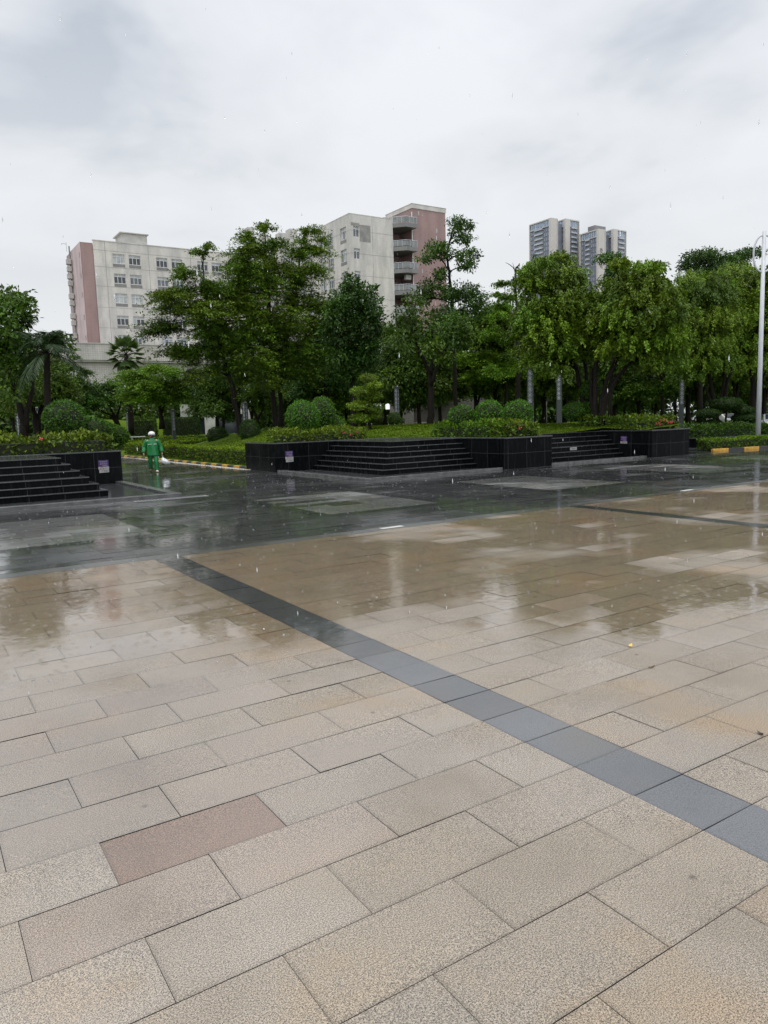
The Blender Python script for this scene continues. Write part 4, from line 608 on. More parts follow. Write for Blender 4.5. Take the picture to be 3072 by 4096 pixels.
{'n':'weeping_fig_tree','k':'weep','label':'bright weeping fig crown beside the pale lamp post','b':[42.97,25.57,0.74],'tr':[[[[0.0,0.0,0.0],[-0.05,0.08,1.37],[-0.09,0.06,2.56],[-0.2,0.23,4.03]],0.24,0.08],[[[-0.04,0.06,1.67],[0.14,-0.24,2.54],[0.16,-0.51,3.25]],0.13,0.05]],'cl':[[-1.13,0.59,9.14,1.08,0.57],[-0.59,1.07,9.11,1.1,0.57],[0.14,1.31,9.25,1.11,0.58],[-0.78,-0.28,8.6,0.91,0.56],[-0.1,0.28,8.61,0.93,0.57],[0.85,0.55,8.88,0.95,0.58],[-0.69,-1.19,8.51,0.9,0.66],[-0.03,-0.61,8.55,0.92,0.67],[1.02,-0.1,8.85,0.94,0.69],[-1.39,0.55,7.77,1.24,0.83],[-0.55,1.15,7.69,1.27,0.84],[0.25,1.84,7.88,1.29,0.86],[-0.54,-0.47,7.67,1.0,0.91],[0.42,0.05,7.96,1.02,0.93],[0.67,0.04,7.69,1.02,0.94],[-0.34,-1.54,7.24,0.99,0.99],[0.44,-1.22,7.34,1.01,1.01],[1.15,-0.89,7.22,1.02,1.02],[-1.61,0.06,6.34,1.23,0.9],[-0.18,0.84,6.27,1.27,0.93],[0.73,1.3,6.68,1.3,0.95],[-0.66,-0.73,6.29,0.99,0.91],[0.16,-0.43,6.28,1.01,0.93],[0.86,0.29,6.59,1.03,0.94],[-1.33,0.34,4.96,1.24,0.83],[-0.81,0.67,4.96,1.26,0.84],[0.41,1.21,5.24,1.29,0.86],[-0.49,-0.68,4.88,1.0,0.83],[0.4,-0.31,4.94,1.02,0.85],[1.19,0.09,5.12,1.03,0.86],[0.11,-1.5,5.45,1.0,1.0],[0.79,-1.21,5.24,1.01,1.01],[1.32,-1.04,5.48,1.02,1.02],[-1.18,-0.29,3.76,1.07,0.66],[0.05,0.39,3.84,1.1,0.68],[1.11,1.16,3.87,1.13,0.7],[-0.54,-1.19,3.77,0.99,0.66],[0.31,-0.67,3.76,1.01,0.67],[1.6,0.13,3.75,1.04,0.69]],'lf':0.1,'de':1.0,'to':(2.0,1.85,0.8),'g':None},
{'n':'dark_crowned_tree','k':'big','label':'dark feathery treetop showing above the bright weeping figs','b':[49.65,33.69,0.99],'tr':[[[[0.0,0.0,0.0],[-0.03,0.04,7.06],[0.07,0.02,11.46]],0.2,0.04]],'cl':[[-1.08,-0.46,11.76,0.89,0.3],[1.35,1.29,12.32,0.94,0.31],[-1.22,-1.36,11.67,0.75,0.24],[1.82,0.84,12.33,0.79,0.25],[-0.61,0.46,11.46,0.93,0.4],[-0.02,1.11,11.66,0.94,0.41],[0.17,-0.61,11.32,1.13,0.4],[2.11,0.44,11.63,1.17,0.42],[1.05,-2.69,11.63,1.2,0.2],[2.35,-2.0,11.9,1.23,0.21],[0.5,-2.12,11.18,1.12,0.3],[1.24,-1.49,11.41,1.14,0.3],[-0.47,-0.27,10.32,1.6,0.8],[0.83,0.34,10.36,1.64,0.82],[-0.11,-1.79,10.09,1.39,0.6],[1.61,-0.55,10.41,1.44,0.62]],'lf':0.2,'de':0.9,'to':(0.6,0.75,0.6),'g':None},
{'n':'broad_leaf_tree','k':'big','label':'broad-leaved tree cut by the left edge with large dark rounded leaves','b':[4.72,37.71,1.81],'tr':[[[[0.0,0.0,0.0],[0.04,-0.01,0.63],[-0.11,0.2,1.54],[-0.33,0.0,2.88],[-0.39,0.18,4.33]],0.2,0.05],[[[0.06,-0.01,0.4],[0.28,-0.04,1.3],[0.52,0.08,1.99],[0.77,0.23,3.25]],0.15,0.05]],'cl':[[-0.27,-0.11,6.11,0.59,0.43],[-0.34,0.12,6.05,0.59,0.44],[0.11,-0.96,5.89,0.52,0.37],[0.21,0.0,6.0,0.54,0.38],[0.61,-0.22,5.63,0.33,0.32],[0.7,0.8,5.73,0.34,0.33],[-0.42,-1.66,5.19,0.71,0.54],[-0.16,0.03,5.49,0.74,0.56],[0.35,-0.12,5.08,0.54,0.32],[0.29,0.24,5.07,0.54,0.32],[-0.56,-1.56,4.46,0.59,0.54],[-0.31,0.14,4.57,0.62,0.57],[-0.05,-0.32,4.18,0.74,0.46],[0.22,1.36,4.34,0.77,0.48],[-0.67,-0.07,3.75,0.74,0.59],[-0.63,1.56,4.0,0.77,0.61],[-1.16,-0.48,5.31,0.76,0.76],[-0.98,0.64,5.54,0.78,0.78],[-1.25,-0.11,3.95,0.76,0.76],[-1.15,0.76,4.01,0.78,0.78],[0.24,-0.75,3.49,0.75,0.45],[0.48,0.73,3.56,0.78,0.47],[-0.47,-1.22,2.79,0.74,0.56],[0.0,2.06,2.97,0.81,0.61],[-0.77,-1.43,1.92,0.61,0.55],[-0.35,1.55,2.07,0.67,0.6],[1.86,-0.79,4.28,0.38,0.18],[2.05,0.45,4.41,0.39,0.18],[2.21,-0.42,3.79,0.23,0.2],[2.32,0.02,3.78,0.23,0.21],[1.37,-1.41,4.0,0.37,0.2],[1.69,0.46,4.15,0.39,0.21]],'lf':0.22,'de':0.95,'to':(0.75,0.9,0.55),'g':None},
{'n':'bushy_tree','k':'dense','label':'shadowy bushy tree between the drooping palm and the cream podium','b':[6.1,43.57,1.63],'tr':[[[[0.0,0.0,0.0],[-0.03,0.01,1.13],[-0.17,0.08,2.19]],0.2,0.06],[[[0.01,0.0,0.33],[0.32,-0.04,1.65],[0.69,-0.18,2.7]],0.14,0.05]],'cl':[[0.97,-0.98,3.17,0.8,0.64],[1.41,1.38,3.15,0.84,0.68],[1.39,-1.39,2.37,0.72,0.72],[1.73,1.17,2.35,0.77,0.77],[1.85,-0.41,2.02,0.53,0.62],[2.06,0.78,2.11,0.55,0.64],[0.34,-1.52,2.37,0.86,0.57],[0.53,0.84,2.36,0.91,0.61],[-0.19,-0.37,2.69,0.73,0.59],[0.19,1.56,2.75,0.77,0.61],[0.96,-1.16,1.87,0.72,0.43],[1.08,0.21,1.84,0.75,0.45],[-0.99,-0.59,1.91,0.88,0.58],[-0.96,0.72,2.05,0.9,0.6],[0.91,-0.14,3.89,0.67,0.44],[1.2,1.08,4.03,0.69,0.46]],'lf':0.14,'de':1.2,'to':(0.85,0.85,0.5),'g':None},
{'n':'layered_tree','k':'layer','label':'small tiered tree in front of the curved podium wall','b':[12.66,68.85,2.3],'tr':[[[[0.0,0.0,0.0],[0.12,-0.03,2.14],[0.42,0.06,5.55]],0.1,0.02]],'cl':[[0.41,-0.64,5.74,0.51,0.16],[0.8,1.0,5.88,0.53,0.17],[0.09,-0.48,4.87,1.08,0.23],[0.45,0.36,4.89,1.09,0.24],[1.16,-0.43,4.46,0.75,0.21],[1.11,-0.18,4.5,0.76,0.21],[0.32,-1.16,3.78,1.28,0.23],[0.68,0.9,3.83,1.32,0.24],[1.21,-0.33,3.27,0.9,0.24],[1.16,0.19,3.23,0.9,0.24],[0.02,-0.85,2.32,1.54,0.35],[0.48,1.0,2.39,1.58,0.36],[1.11,-0.77,2.06,1.31,0.42],[1.26,0.75,2.18,1.34,0.43],[-0.02,-0.86,1.27,1.4,0.37],[0.53,0.94,1.37,1.44,0.38]],'lf':0.16,'de':0.9,'to':(0.8,1.0,0.8),'g':None},
{'n':'spreading_tree','k':'layer','label':'low spreading tree with many bent limbs before the podium wall','b':[16.56,70.07,2.42],'tr':[[[[0.0,0.0,0.0],[-0.35,0.08,0.91],[-0.89,0.12,2.26]],0.2,0.05],[[[-0.07,0.02,0.46],[0.3,-0.07,1.34],[0.51,0.04,2.24]],0.12,0.04],[[[-0.17,0.04,0.46],[-1.37,0.31,1.16],[-1.93,0.42,1.84]],0.1,0.03]],'cl':[[-1.34,-0.19,2.91,1.33,0.48],[-1.42,0.42,2.85,1.34,0.49],[-0.21,-0.05,3.25,1.58,0.48],[0.21,0.91,3.36,1.6,0.49],[-0.94,-0.96,2.0,1.79,0.48],[-0.76,1.01,2.1,1.84,0.49],[-2.0,-0.91,1.75,0.86,0.43],[-1.61,1.5,1.9,0.89,0.44],[0.38,-0.18,2.19,1.11,0.39],[0.83,0.83,2.27,1.13,0.39],[-2.25,-0.24,2.26,0.96,0.43],[-1.83,1.53,2.31,0.99,0.44]],'lf':0.16,'de':0.8,'to':(0.65,0.8,0.6),'g':None},
{'n':'feathery_tree','k':'layer','label':'wide feathery tree spreading above the clipped hedge block','b':[18.58,63.33,2.06],'tr':[[[[0.0,0.0,0.0],[-0.02,0.01,1.26],[-0.24,-0.05,2.52],[-0.74,-0.06,3.76]],0.2,0.05],[[[0.03,-0.01,1.05],[0.49,-0.15,2.3],[1.27,-0.33,3.54]],0.12,0.04],[[[-0.03,0.01,1.68],[-1.11,0.32,2.95]],0.08,0.03]],'cl':[[-1.97,-0.16,4.16,1.65,0.35],[-1.62,0.56,4.17,1.67,0.36],[-0.83,-2.02,4.54,1.42,0.3],[-0.16,1.14,4.79,1.49,0.32],[0.99,-0.7,4.34,1.28,0.35],[1.35,0.83,4.35,1.31,0.36],[-1.96,-1.41,3.27,1.9,0.39],[-0.82,2.22,3.5,2.01,0.41],[0.09,-1.42,3.47,1.92,0.39],[0.5,0.39,3.45,1.97,0.4],[2.03,-0.63,3.52,1.29,0.44],[2.43,-0.19,3.62,1.3,0.45],[-2.38,0.25,2.55,1.06,0.35],[-2.14,0.61,2.57,1.07,0.36],[-1.16,-1.91,2.24,1.68,0.39],[-0.45,1.51,2.36,1.77,0.41],[1.13,-0.56,2.48,1.73,0.44],[1.04,0.03,2.41,1.74,0.45],[2.35,-1.13,2.66,0.8,0.58],[2.54,-0.68,2.64,0.8,0.58]],'lf':0.14,'de':1.1,'to':(1.6,1.7,0.8),'g':None},
{'n':'bushy_tree','k':'dense','label':'rounded dark bushy tree with two short trunks behind the ball bush','b':[21.56,58.13,1.07],'tr':[[[[0.0,0.0,0.0],[-0.01,0.0,1.25],[0.22,-0.25,2.44]],0.2,0.08],[[[0.43,-0.16,0.13],[0.45,-0.17,1.24],[0.65,-0.5,2.43]],0.14,0.06]],'cl':[[0.03,-0.43,3.83,0.96,0.62],[0.07,0.27,3.74,0.97,0.63],[-1.05,-0.41,3.05,0.99,0.66],[-0.54,1.28,2.94,1.02,0.68],[0.85,-0.46,3.02,0.75,0.75],[1.2,0.5,2.86,0.76,0.76],[-0.63,-0.84,2.24,1.36,0.74],[-0.32,0.66,2.28,1.39,0.76],[-1.52,0.17,2.09,0.75,0.54],[-1.27,0.86,2.17,0.76,0.55],[0.73,-0.58,1.82,0.75,0.75],[1.02,-0.05,1.82,0.76,0.76],[-0.46,-0.19,4.63,0.96,0.54],[0.1,1.34,4.69,0.98,0.55],[-1.45,0.09,3.66,0.62,0.54],[-1.12,1.28,3.77,0.64,0.55],[0.48,-1.22,4.18,0.74,0.62],[0.7,-0.23,4.12,0.75,0.63]],'lf':0.18,'de':1.1,'to':(0.7,0.8,0.5),'g':None},
{'n':'spreading_tree','k':'layer','label':'thin spreading tree with knotted limbs beside the lattice column','b':[23.72,55.11,1.33],'tr':[[[[0.0,0.0,0.0],[-0.09,0.04,1.28],[-0.45,0.11,2.46]],0.15,0.05],[[[-0.04,0.02,0.69],[0.43,-0.19,1.65],[0.78,-0.48,2.62]],0.1,0.03]],'cl':[[-0.24,-0.4,2.63,1.12,0.5],[0.06,0.86,2.54,1.15,0.51],[0.53,-0.6,1.99,0.93,0.4],[0.9,0.25,2.03,0.94,0.41],[-0.89,-0.43,2.35,0.72,0.5],[-0.29,0.67,2.44,0.73,0.51],[0.29,-0.69,3.04,0.92,0.4],[1.09,0.63,3.09,0.95,0.41],[1.17,-1.04,2.59,0.8,0.48],[1.66,-0.38,2.5,0.81,0.49]],'lf':0.16,'de':1.0,'to':(1.0,1.05,0.7),'g':None},
]
PARK = [(23.0,56.9,0),(28.9,58.9,1),(29.1,56.1,0),(32.4,58.0,2),(36.4,56.0,0),(33.1,48.8,1),(33.9,47.3,1),(42.2,55.5,0),(39.5,47.3,0),(40.5,46.0,2),(49.6,52.1,1),(45.7,45.6,2),(50.6,48.0,2),(49.5,41.6,1),(52.6,41.4,2),(48.2,35.9,0),(54.8,38.3,2),(58.3,39.1,1),(55.5,34.4,2),(59.1,34.4,2),(10.3,88.8,0),(31.5,74.3,0),(35.1,75.3,0),(41.6,82.0,1),(40.9,75.7,2),(45.0,78.1,2),(44.2,72.3,2),(51.9,78.8,1),(53.5,76.0,0),(47.1,62.9,2),(51.1,63.7,2),(59.6,69.1,1),(57.5,62.8,2),(61.3,62.8,2),(63.2,61.1,1),(66.2,60.4,0),(71.7,58.5,1),(71.6,54.3,1),(76.6,55.2,0),(76.0,48.5,1),(76.1,45.7,1),(72.1,40.7,0)]
FANPALM = (18.65,73.68,1.2)
LEAF = [(4.96,3.97),(4.66,3.53),(4.17,2.38)]
for t in TREES: make_tree(t)

# park trees further back: three kinds, copied with their trunk and crown
def park_proto(seed, name, kind, h_, R_, leaf, tone, label):
    random.seed(seed); cl = []
    for k in range(22):
        a = random.uniform(0, 6.28); z = random.uniform(.42, .98)*h_; r = R_*random.uniform(.15, .95)*(1-.65*abs(z/h_-.62)/.5)
        s_ = random.uniform(.8, 1.35); cl.append((r*math.cos(a), r*math.sin(a), z, 1.25*s_, (.32 if kind == 'layer' else .95)*s_))
    tr = [[[(0,0,0),(.1,.05,h_*.3),(-.1,.1,h_*.6),(.05,0,h_*.92)], .2, .04], [[(0,0,h_*.2),(.5,.3,h_*.45),(1.1,.6,h_*.7)], .11, .03]]
    return make_tree(dict(n=name, k=kind, label=label, b=(0,0,0), tr=tr, cl=cl, lf=leaf, de=.8, to=tone, g='park trees standing in rows behind the lawn'))
protos = [park_proto(3, 'park_tree', 'layer', 8.8, 3.4, .19, (1.15, 1.2, .75), 'pale green tiered park tree far behind the lawn'),
          park_proto(4, 'park_tree', 'dense', 8.0, 3.0, .24, (.75, .85, .55), 'dark bushy park tree far behind the lawn'),
          park_proto(5, 'park_tree', 'weep', 8.4, 3.2, .2, (1.2, 1.15, .7), 'park tree with hanging foliage far behind the lawn')]
spots = PARK
used = set()
for i, (x, y, k) in enumerate(spots):
    o = protos[k] if k not in used else copy_tree(protos[k]); used.add(k)
    o.location = (x, y, lawn_z(x, y)-.1 if in_lawn(x, y) and y < 62 else -.05); s_ = random.uniform(.85, 1.12); o.scale = (s_, s_, s_*random.uniform(.92, 1.1)); o.rotation_euler = (0, 0, random.uniform(0, 6.28))
# far wood
cl = []
for k in range(95):
    f = k/94; x = -6+f*118; y = 118-f*62+random.uniform(-4, 4); hh = random.uniform(5.5, 9.5)
    for z in (hh*.22, hh*.5, hh*.8): cl.append((x+random.uniform(-1, 1), y+random.uniform(-2, 2), z, random.uniform(2.2, 3.2), hh*.24))
o = crown('dense', cl, .62, .5, (.75, .85, .6), None, 'woodland'); tag(o, 'distant wood of dark evergreen foliage closing the park', 'wood', kind='stuff')

# ---------------------------------------------------------------- palms
def frond(base, az, el, L_, droop, lw, n=26, rng=RNG):
    V = []; T_ = []; P = []
    for i in range(n+1):
        t = i/n; r = L_*t; p = np.array((math.cos(az)*r*math.cos(el)*(1-.12*t*t), math.sin(az)*r*math.cos(el)*(1-.12*t*t), r*math.sin(el)-droop*L_*t**2.2)); P.append(np.array(base)+p)
    pos = []; nr = []; dv_ = []; sz = []
    for i in range(2, n):
        d = P[i+1]-P[i]; d /= np.linalg.norm(d); s = np.cross(d, (0, 0, 1)); s /= np.linalg.norm(s)+1e-6; u = np.cross(s, d)
        for sg in (-1, 1):
            for _ in range(2):
                pos.append(P[i]+d*rng.uniform(0, L_/n)); dv_.append(s*sg*.75+d*.75-np.array((0, 0, rng.uniform(.2, .7)))); nr.append(u+rng.normal(0, .2, 3)); sz.append(lw*math.sin(math.pi*min(1, .18+.8*i/n))*rng.uniform(.8, 1.1))
    return np.array(pos), np.array(nr), np.array(dv_), np.array(sz), P
def feather_palm(loc, zc, label, nf=22, L_=2.3, lean=(0, 0)):
    root = thing('palm_tree', label, 'palm tree', loc); b = Vector(loc)
    m = MB(); top = b+Vector((lean[0], lean[1], zc)); pts = [b+Vector((lean[0]*t*t, lean[1]*t*t, zc*t)) for t in [i/8 for i in range(9)]]
    m.tube(pts, [.17-.05*i/8 for i in range(9)], 10); m.build('trunk', M_BARK, root, True)
    A = []; m = MB()
    for k in range(nf):
        el = math.radians(random.uniform(75, -15)) if k > 4 else math.radians(random.uniform(65, 85))
        p = frond(tuple(top-b), k*2.4+random.uniform(-.2, .2), el, L_*random.uniform(.85, 1.1), random.uniform(.45, .85), .55); A.append(p[:4]); m.tube([tuple(b+Vector(q)) for q in p[4]], [.02*(1-.9*i/len(p[4])) for i in range(len(p[4]))], 4)
    m.build('leaf_stalks', M_BARK, root)
    pos, nr, dv_, sz = (np.concatenate([a[i] for a in A]) for i in range(4))
    V, F, T_ = leaves(pos, nr, dv_, sz, .075, np.array((.55, .75, .5))*RNG.uniform(.7, 1.25, (len(pos), 1)), .1); np_mesh('fronds', V, F, M_PALM, root, T_)
feather_palm((5.35, 34.9, .9), 4.3, 'feather palm with long drooping fronds beside the broad-leaved tree', 26, 2.3, (.2, 0))
feather_palm((2.2, 40.5, .9), 8.4, 'taller feather palm at the left edge with fronds showing beside the sky', 16, 2.3)
def fan_palm(loc, zc, label):
    root = thing('palm_tree', label, 'palm tree', loc); b = Vector(loc); m = MB()
    m.tube([b+Vector((.05*math.sin(i), 0, zc*i/8)) for i in range(9)], [.3-.08*i/8 for i in range(9)], 10); m.build('trunk', M_BARK, root, True)
    pos = []; nr = []; dv_ = []; sz = []; m = MB()
    for k in range(34):
        az = k*2.4; el = math.radians(80-4.1*k); d = np.array((math.cos(az)*math.cos(el), math.sin(az)*math.cos(el), math.sin(el))); hub = np.array((0, 0, zc))+d*1.05
        m.tube([tuple(b+Vector((0, 0, zc))), tuple(b+Vector(hub))], [.025, .015], 4)
        s = np.cross(d, (0, 0, 1)); s /= np.linalg.norm(s)+1e-6; u = np.cross(s, d)
        for q in np.linspace(-1.25, 1.25, 22): pos.append(hub); dv_.append(d*math.cos(q)+s*math.sin(q)-np.array((0, 0, .25*abs(q)+.1))); nr.append(u); sz.append(1.0*RNG.uniform(.85, 1.1)*(1-.2*abs(q)))
    m.build('leaf_stalks', M_BARK, root)
    V, F, T_ = leaves(np.array(pos), np.array(nr), np.array(dv_), np.array(sz), .2, np.array((1.6, 1.7, 1.2))*RNG.uniform(.75, 1.25, (len(pos), 1)), .12); np_mesh('fronds', V, F, M_PALM, root, T_)
fan_palm(FANPALM, 7.6, 'fan palm with stiff round leaves in front of the curved podium')

# ---------------------------------------------------------------- hedges and clipped shrubs
def hedge(name, x0, y0, x1, y1, w, z0, z1, label, leaf=.085, tone=(1, 1, 1), fresh_bright=.0, dens=1.0, cat='hedge', rough=.07, flowers=0):
    """clipped run of leaves over a twiggy core, from (x0,y0) to (x1,y1), w deep"""
    if w < 0: x0, y0, x1, y1, w = x1, y1, x0, y0, -w
    L_ = math.hypot(x1-x0, y1-y0); d = np.array(((x1-x0)/L_, (y1-y0)/L_, 0)); s = np.array((-d[1], d[0], 0)); H = z1-z0
    area = 2*(L_+w)*H+L_*w; n = int(dens*area/(leaf*leaf*.5)*1.7)
    o = thing(name, label, cat, (x0, y0, z0))
    f = RNG.uniform(0, 1, n); k = RNG.choice(5, n, p=np.array((L_*H, L_*H, w*H, w*H, L_*w*1.15))/(2*L_*H+2*w*H+L_*w*1.15)); a = RNG.uniform(0, 1, n); b = RNG.uniform(0, 1, n)
    dep = np.abs(RNG.normal(0, rough, n))
    t = np.where(k < 2, a, np.where(k == 2, 0, np.where(k == 3, 1, a))); q = np.where(k == 0, 0, np.where(k == 1, 1, b)); z = np.where(k == 4, 1, np.where(k < 2, b, a))
    nx = np.where(k == 2, -1.0, np.where(k == 3, 1.0, 0)); ns = np.where(k == 0, -1.0, np.where(k == 1, 1.0, 0)); nz = np.where(k == 4, 1.0, .15)
    nrm = d*nx[:, None]+s*ns[:, None]+np.array((0, 0, 1))*nz[:, None]
    bump_ = .5*rough*np.sin(t*L_*2.3+1)+.6*rough*np.sin(t*L_*5.1+q*3+z*4)
    pos = d*(t*L_)[:, None]+s*(q*w)[:, None]+np.array((0, 0, 1))*(z*H)[:, None]-nrm*(dep-bump_)[:, None]
    u = nrm+RNG.normal(0, .5, (n, 3)); dv_ = nrm*.7+np.array((0, 0, .35))+RNG.normal(0, .65, (n, 3))
    tn = np.array(tone)*RNG.uniform(.4, 1.6, (n, 1)); top = (k == 4)[:, None] | (RNG.uniform(0, 1, (n, 1)) < fresh_bright*.25)
    if fresh_bright: tn = np.where(top, tn*np.array((1+1.5*fresh_bright, 1+1.1*fresh_bright, 1)), tn)  # top leaves tinted brighter: fresh growth plus top light put into the colour
    V, F, T_ = leaves(pos, u, dv_, leaf*RNG.uniform(.7, 1.35, n), .52, tn); np_mesh('foliage', V, F, M_HEDGE, o, T_)
    m = MB(); g = rough*1.6+.02; c = np.array((x0, y0, 0))
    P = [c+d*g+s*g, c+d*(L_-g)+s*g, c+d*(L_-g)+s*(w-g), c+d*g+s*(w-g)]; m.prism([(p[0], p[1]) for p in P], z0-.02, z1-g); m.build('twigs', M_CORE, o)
    for _ in range(flowers):
        p = c+d*random.uniform(.1, .9)*L_+s*random.uniform(-.03, .05)+np.array((0, 0, z0+random.uniform(.45, 1.0)*H)); mb = MB()
        for j in range(9):
            r = np.random.default_rng(j+_).normal(0, .022, 3); mb.obox(tuple(p+r), (.018, .004, .007), (-.003, .016, .008), (0, 0, .005))
        mb.build('flower', M_PETAL, o)
    return o
def ball(name, x, y, z, rx, rz, label, leaf=.075, tone=(1, 1, 1), stem=0, cat='shrub', parts=None, dens=1.0):
    o = thing(name, label, cat, (x, y, z-rz-stem)); V = []; T_ = []; m = MB()
    for (dx, dy, dz, a, b) in (parts or [(0, 0, 0, rx, rz)]):
        n = int(dens*4*math.pi*(a*a+2*a*b)/3/(leaf*leaf*.5)*1.9); u = rnd_unit(n); ph = RNG.uniform(0, 6, 4)
        r = 1-np.abs(RNG.normal(0, .07, n))+.035*np.sin(5*u[:, 0]+ph[0])*np.cos(4*u[:, 1]+ph[1])+.03*np.sin(9*u[:, 2]+7*u[:, 0]+ph[2])
        c = np.array((dx, dy, rz+stem+dz)); pos = c+u*r[:, None]*np.array((a, a, b))
        tn = np.array(tone)*RNG.uniform(.6, 1.35, (n, 1))*np.where(RNG.uniform(0, 1, (n, 1)) < .1, 1.6, 1.0)
        v, f, t = leaves(pos, u+RNG.normal(0, .45, (n, 3))+np.array((0, 0, .25)), u*.6+np.array((0, 0, .1))+RNG.normal(0, .7, (n, 3)), leaf*RNG.uniform(.7, 1.35, n), .52, tn); V.append(v); T_.append(t)
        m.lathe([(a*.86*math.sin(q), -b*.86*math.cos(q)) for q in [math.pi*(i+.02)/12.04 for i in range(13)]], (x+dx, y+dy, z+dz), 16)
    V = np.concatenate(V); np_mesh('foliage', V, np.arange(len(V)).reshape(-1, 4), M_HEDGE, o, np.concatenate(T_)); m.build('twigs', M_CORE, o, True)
    if stem or parts:
        m = MB(); zb = z-rz-stem
        for (dx, dy, dz, a, b) in (parts or [(0, 0, 0, rx, rz)]): m.tube(limb_pts((x, y, zb-.1), (x+dx*.8, y+dy*.8, z+dz-b*.5), .1, 5), [.07, .06, .055, .05, .045, .04], 7)
        m.build('stem', M_BARK, o, True)
    return o
H = hedge
H('hedge', 6.3, 27.5, -6, 27.5, -1.5, 1.1, 1.74, 'loose leafy hedge filling the top of the left-hand planter', .15, (.95, .85, .6), .55, .8, rough=.13, flowers=1)
H('hedge', 12.75, 27.45, 17.0, 27.45, 1.3, 1.1, 1.6, 'mixed hedge on the planter above the purple notice, below the tall round bush', .11, (1.1, 1.0, .6), .5, rough=.12, flowers=3)
H('hedge', 18.75, 20.75, 18.75, 25.2, -1.6, 1.1, 1.72, 'bright green leafy hedge at the head of the corner steps, below the ball shrubs', .11, (1.0, 1.2, .6), .35, rough=.11)
H('hedge', 18.8, 20.62, 20.5, 20.62, 1.1, 1.1, 1.66, 'yellowish hedge with one red flower along the planter front', .14, (1.15, 1.0, .6), .5, rough=.13, flowers=1)
H('hedge', 26.6, 23.3, 28.6, 23.3, 1.2, 1.1, 1.72, 'leafy hedge behind the red-flowered hedge on the planter end', .12, (1.0, 1.05, .6), .4, rough=.12)
H('hedge', 26.5, 20.6, 28.7, 20.6, 1.3, 1.1, 1.68, 'hedge dotted with red flowers on the right-hand end of the planter', .13, (1.05, 1.0, .55), .5, rough=.13, flowers=7)
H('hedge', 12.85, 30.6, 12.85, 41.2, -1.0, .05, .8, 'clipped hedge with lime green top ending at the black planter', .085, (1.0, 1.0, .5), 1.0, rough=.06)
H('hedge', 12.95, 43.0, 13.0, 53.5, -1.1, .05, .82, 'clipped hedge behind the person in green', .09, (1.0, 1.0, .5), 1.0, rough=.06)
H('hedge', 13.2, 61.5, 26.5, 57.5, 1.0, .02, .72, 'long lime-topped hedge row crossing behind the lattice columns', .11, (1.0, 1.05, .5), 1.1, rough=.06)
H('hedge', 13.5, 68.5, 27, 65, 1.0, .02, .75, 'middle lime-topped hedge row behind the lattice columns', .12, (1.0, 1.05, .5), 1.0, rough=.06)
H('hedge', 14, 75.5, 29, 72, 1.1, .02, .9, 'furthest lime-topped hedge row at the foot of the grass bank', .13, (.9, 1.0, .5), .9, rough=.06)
H('clipped_hedge', 19.7, 77.6, 22.0, 76.9, 2.2, .3, 2.85, 'large clipped hedge block with soft rounded leaves on the grass bank', .14, (.75, .8, .45), 0, .8, rough=.16)
H('clipped_hedge', 22.1, 74.8, 25.2, 73.4, 2.0, .2, 2.75, 'dark clipped hedge block with flat sides behind a lattice column', .12, (.5, .62, .35), 0, .9, rough=.07)
H('hedge', 31.9, 20.95, 41, 19.2, 1.0, .05, .52, 'low hedge behind the yellow and black kerb at the lamp post', .085, (.9, 1.0, .5), .7, rough=.06)
H('hedge', 41.1, 19.2, 56, 16.4, 1.0, .05, .52, 'low hedge along the kerb to the right of the lamp post', .085, (.9, 1.0, .5), .7, rough=.06)
H('hedge', 34.9, 23.5, 39.8, 22.9, 1.5, .4, 1.08, 'dark rounded hedge in the low planter under the pad-shaped topiary', .1, (.6, .8, .45), .2, rough=.14)
H('hedge', 40.3, 22.9, 50, 21.6, 1.3, .4, .95, 'dark hedge in the low planter behind the lamp post', .1, (.6, .8, .45), .2, rough=.12)
ball('ball_shrub', 5.35, 30.9, 2.35, .78, .72, 'large round clipped shrub above the left-hand planter hedge', .09, (.65, .95, .5))
ball('ball_shrub', 6.45, 31.6, 1.85, .72, .5, 'lower mounded shrub beside the large round one on the left', .09, (.6, .85, .45))
ball('bush', 9.6, 47.5, 1.75, 1.6, .95, 'soft light green bush showing behind the left-hand planter', .12, (.95, 1.25, .75), parts=[(0, 0, 0, 1.4, .9), (1.3, .6, -.3, 1.1, .7), (-1.0, -.5, -.2, 1.0, .8)])
ball('ball_shrub', 14.55, 28.9, 2.15, .72, .72, 'bright round bush standing tall on the planter above the notice', .085, (.95, 1.45, .7))
ball('bush', 16.1, 30.0, 2.3, .55, .75, 'rounded loose bush leaning behind the bright round bush', .09, (.9, 1.25, .65), parts=[(0, 0, 0, .6, .75), (.5, .2, -.55, .7, .5)])
ball('ball_shrub', 16.7, 45.1, 1.25, .66, .55, 'small ball bush on a short stem on the lawn behind the path hedge', .09, (.5, .65, .35), .4)
ball('bush', 17.0, 40.6, 1.45, .6, .75, 'dark vase-shaped shrub beside the tall lattice column', .09, (.4, .55, .3), .35)
ball('ball_shrub', 19.5, 24.2, 1.92, .56, .5, 'flat-topped ball shrub, leftmost of the three above the steps hedge', .085, (.75, 1.1, .5))
ball('ball_shrub', 20.15, 23.2, 2.0, .58, .58, 'ball shrub between two others above the steps hedge', .085, (.95, 1.4, .6))
ball('ball_shrub', 20.35, 21.75, 1.98, .58, .55, 'ball shrub, rightmost of the three above the steps hedge', .085, (.95, 1.4, .6))
ball('ball_shrub', 26.6, 39.9, 1.95, .42, .42, 'small ball shrub on the lawn in front of the pale pavilion wall', .075, (.75, .95, .5), .15)
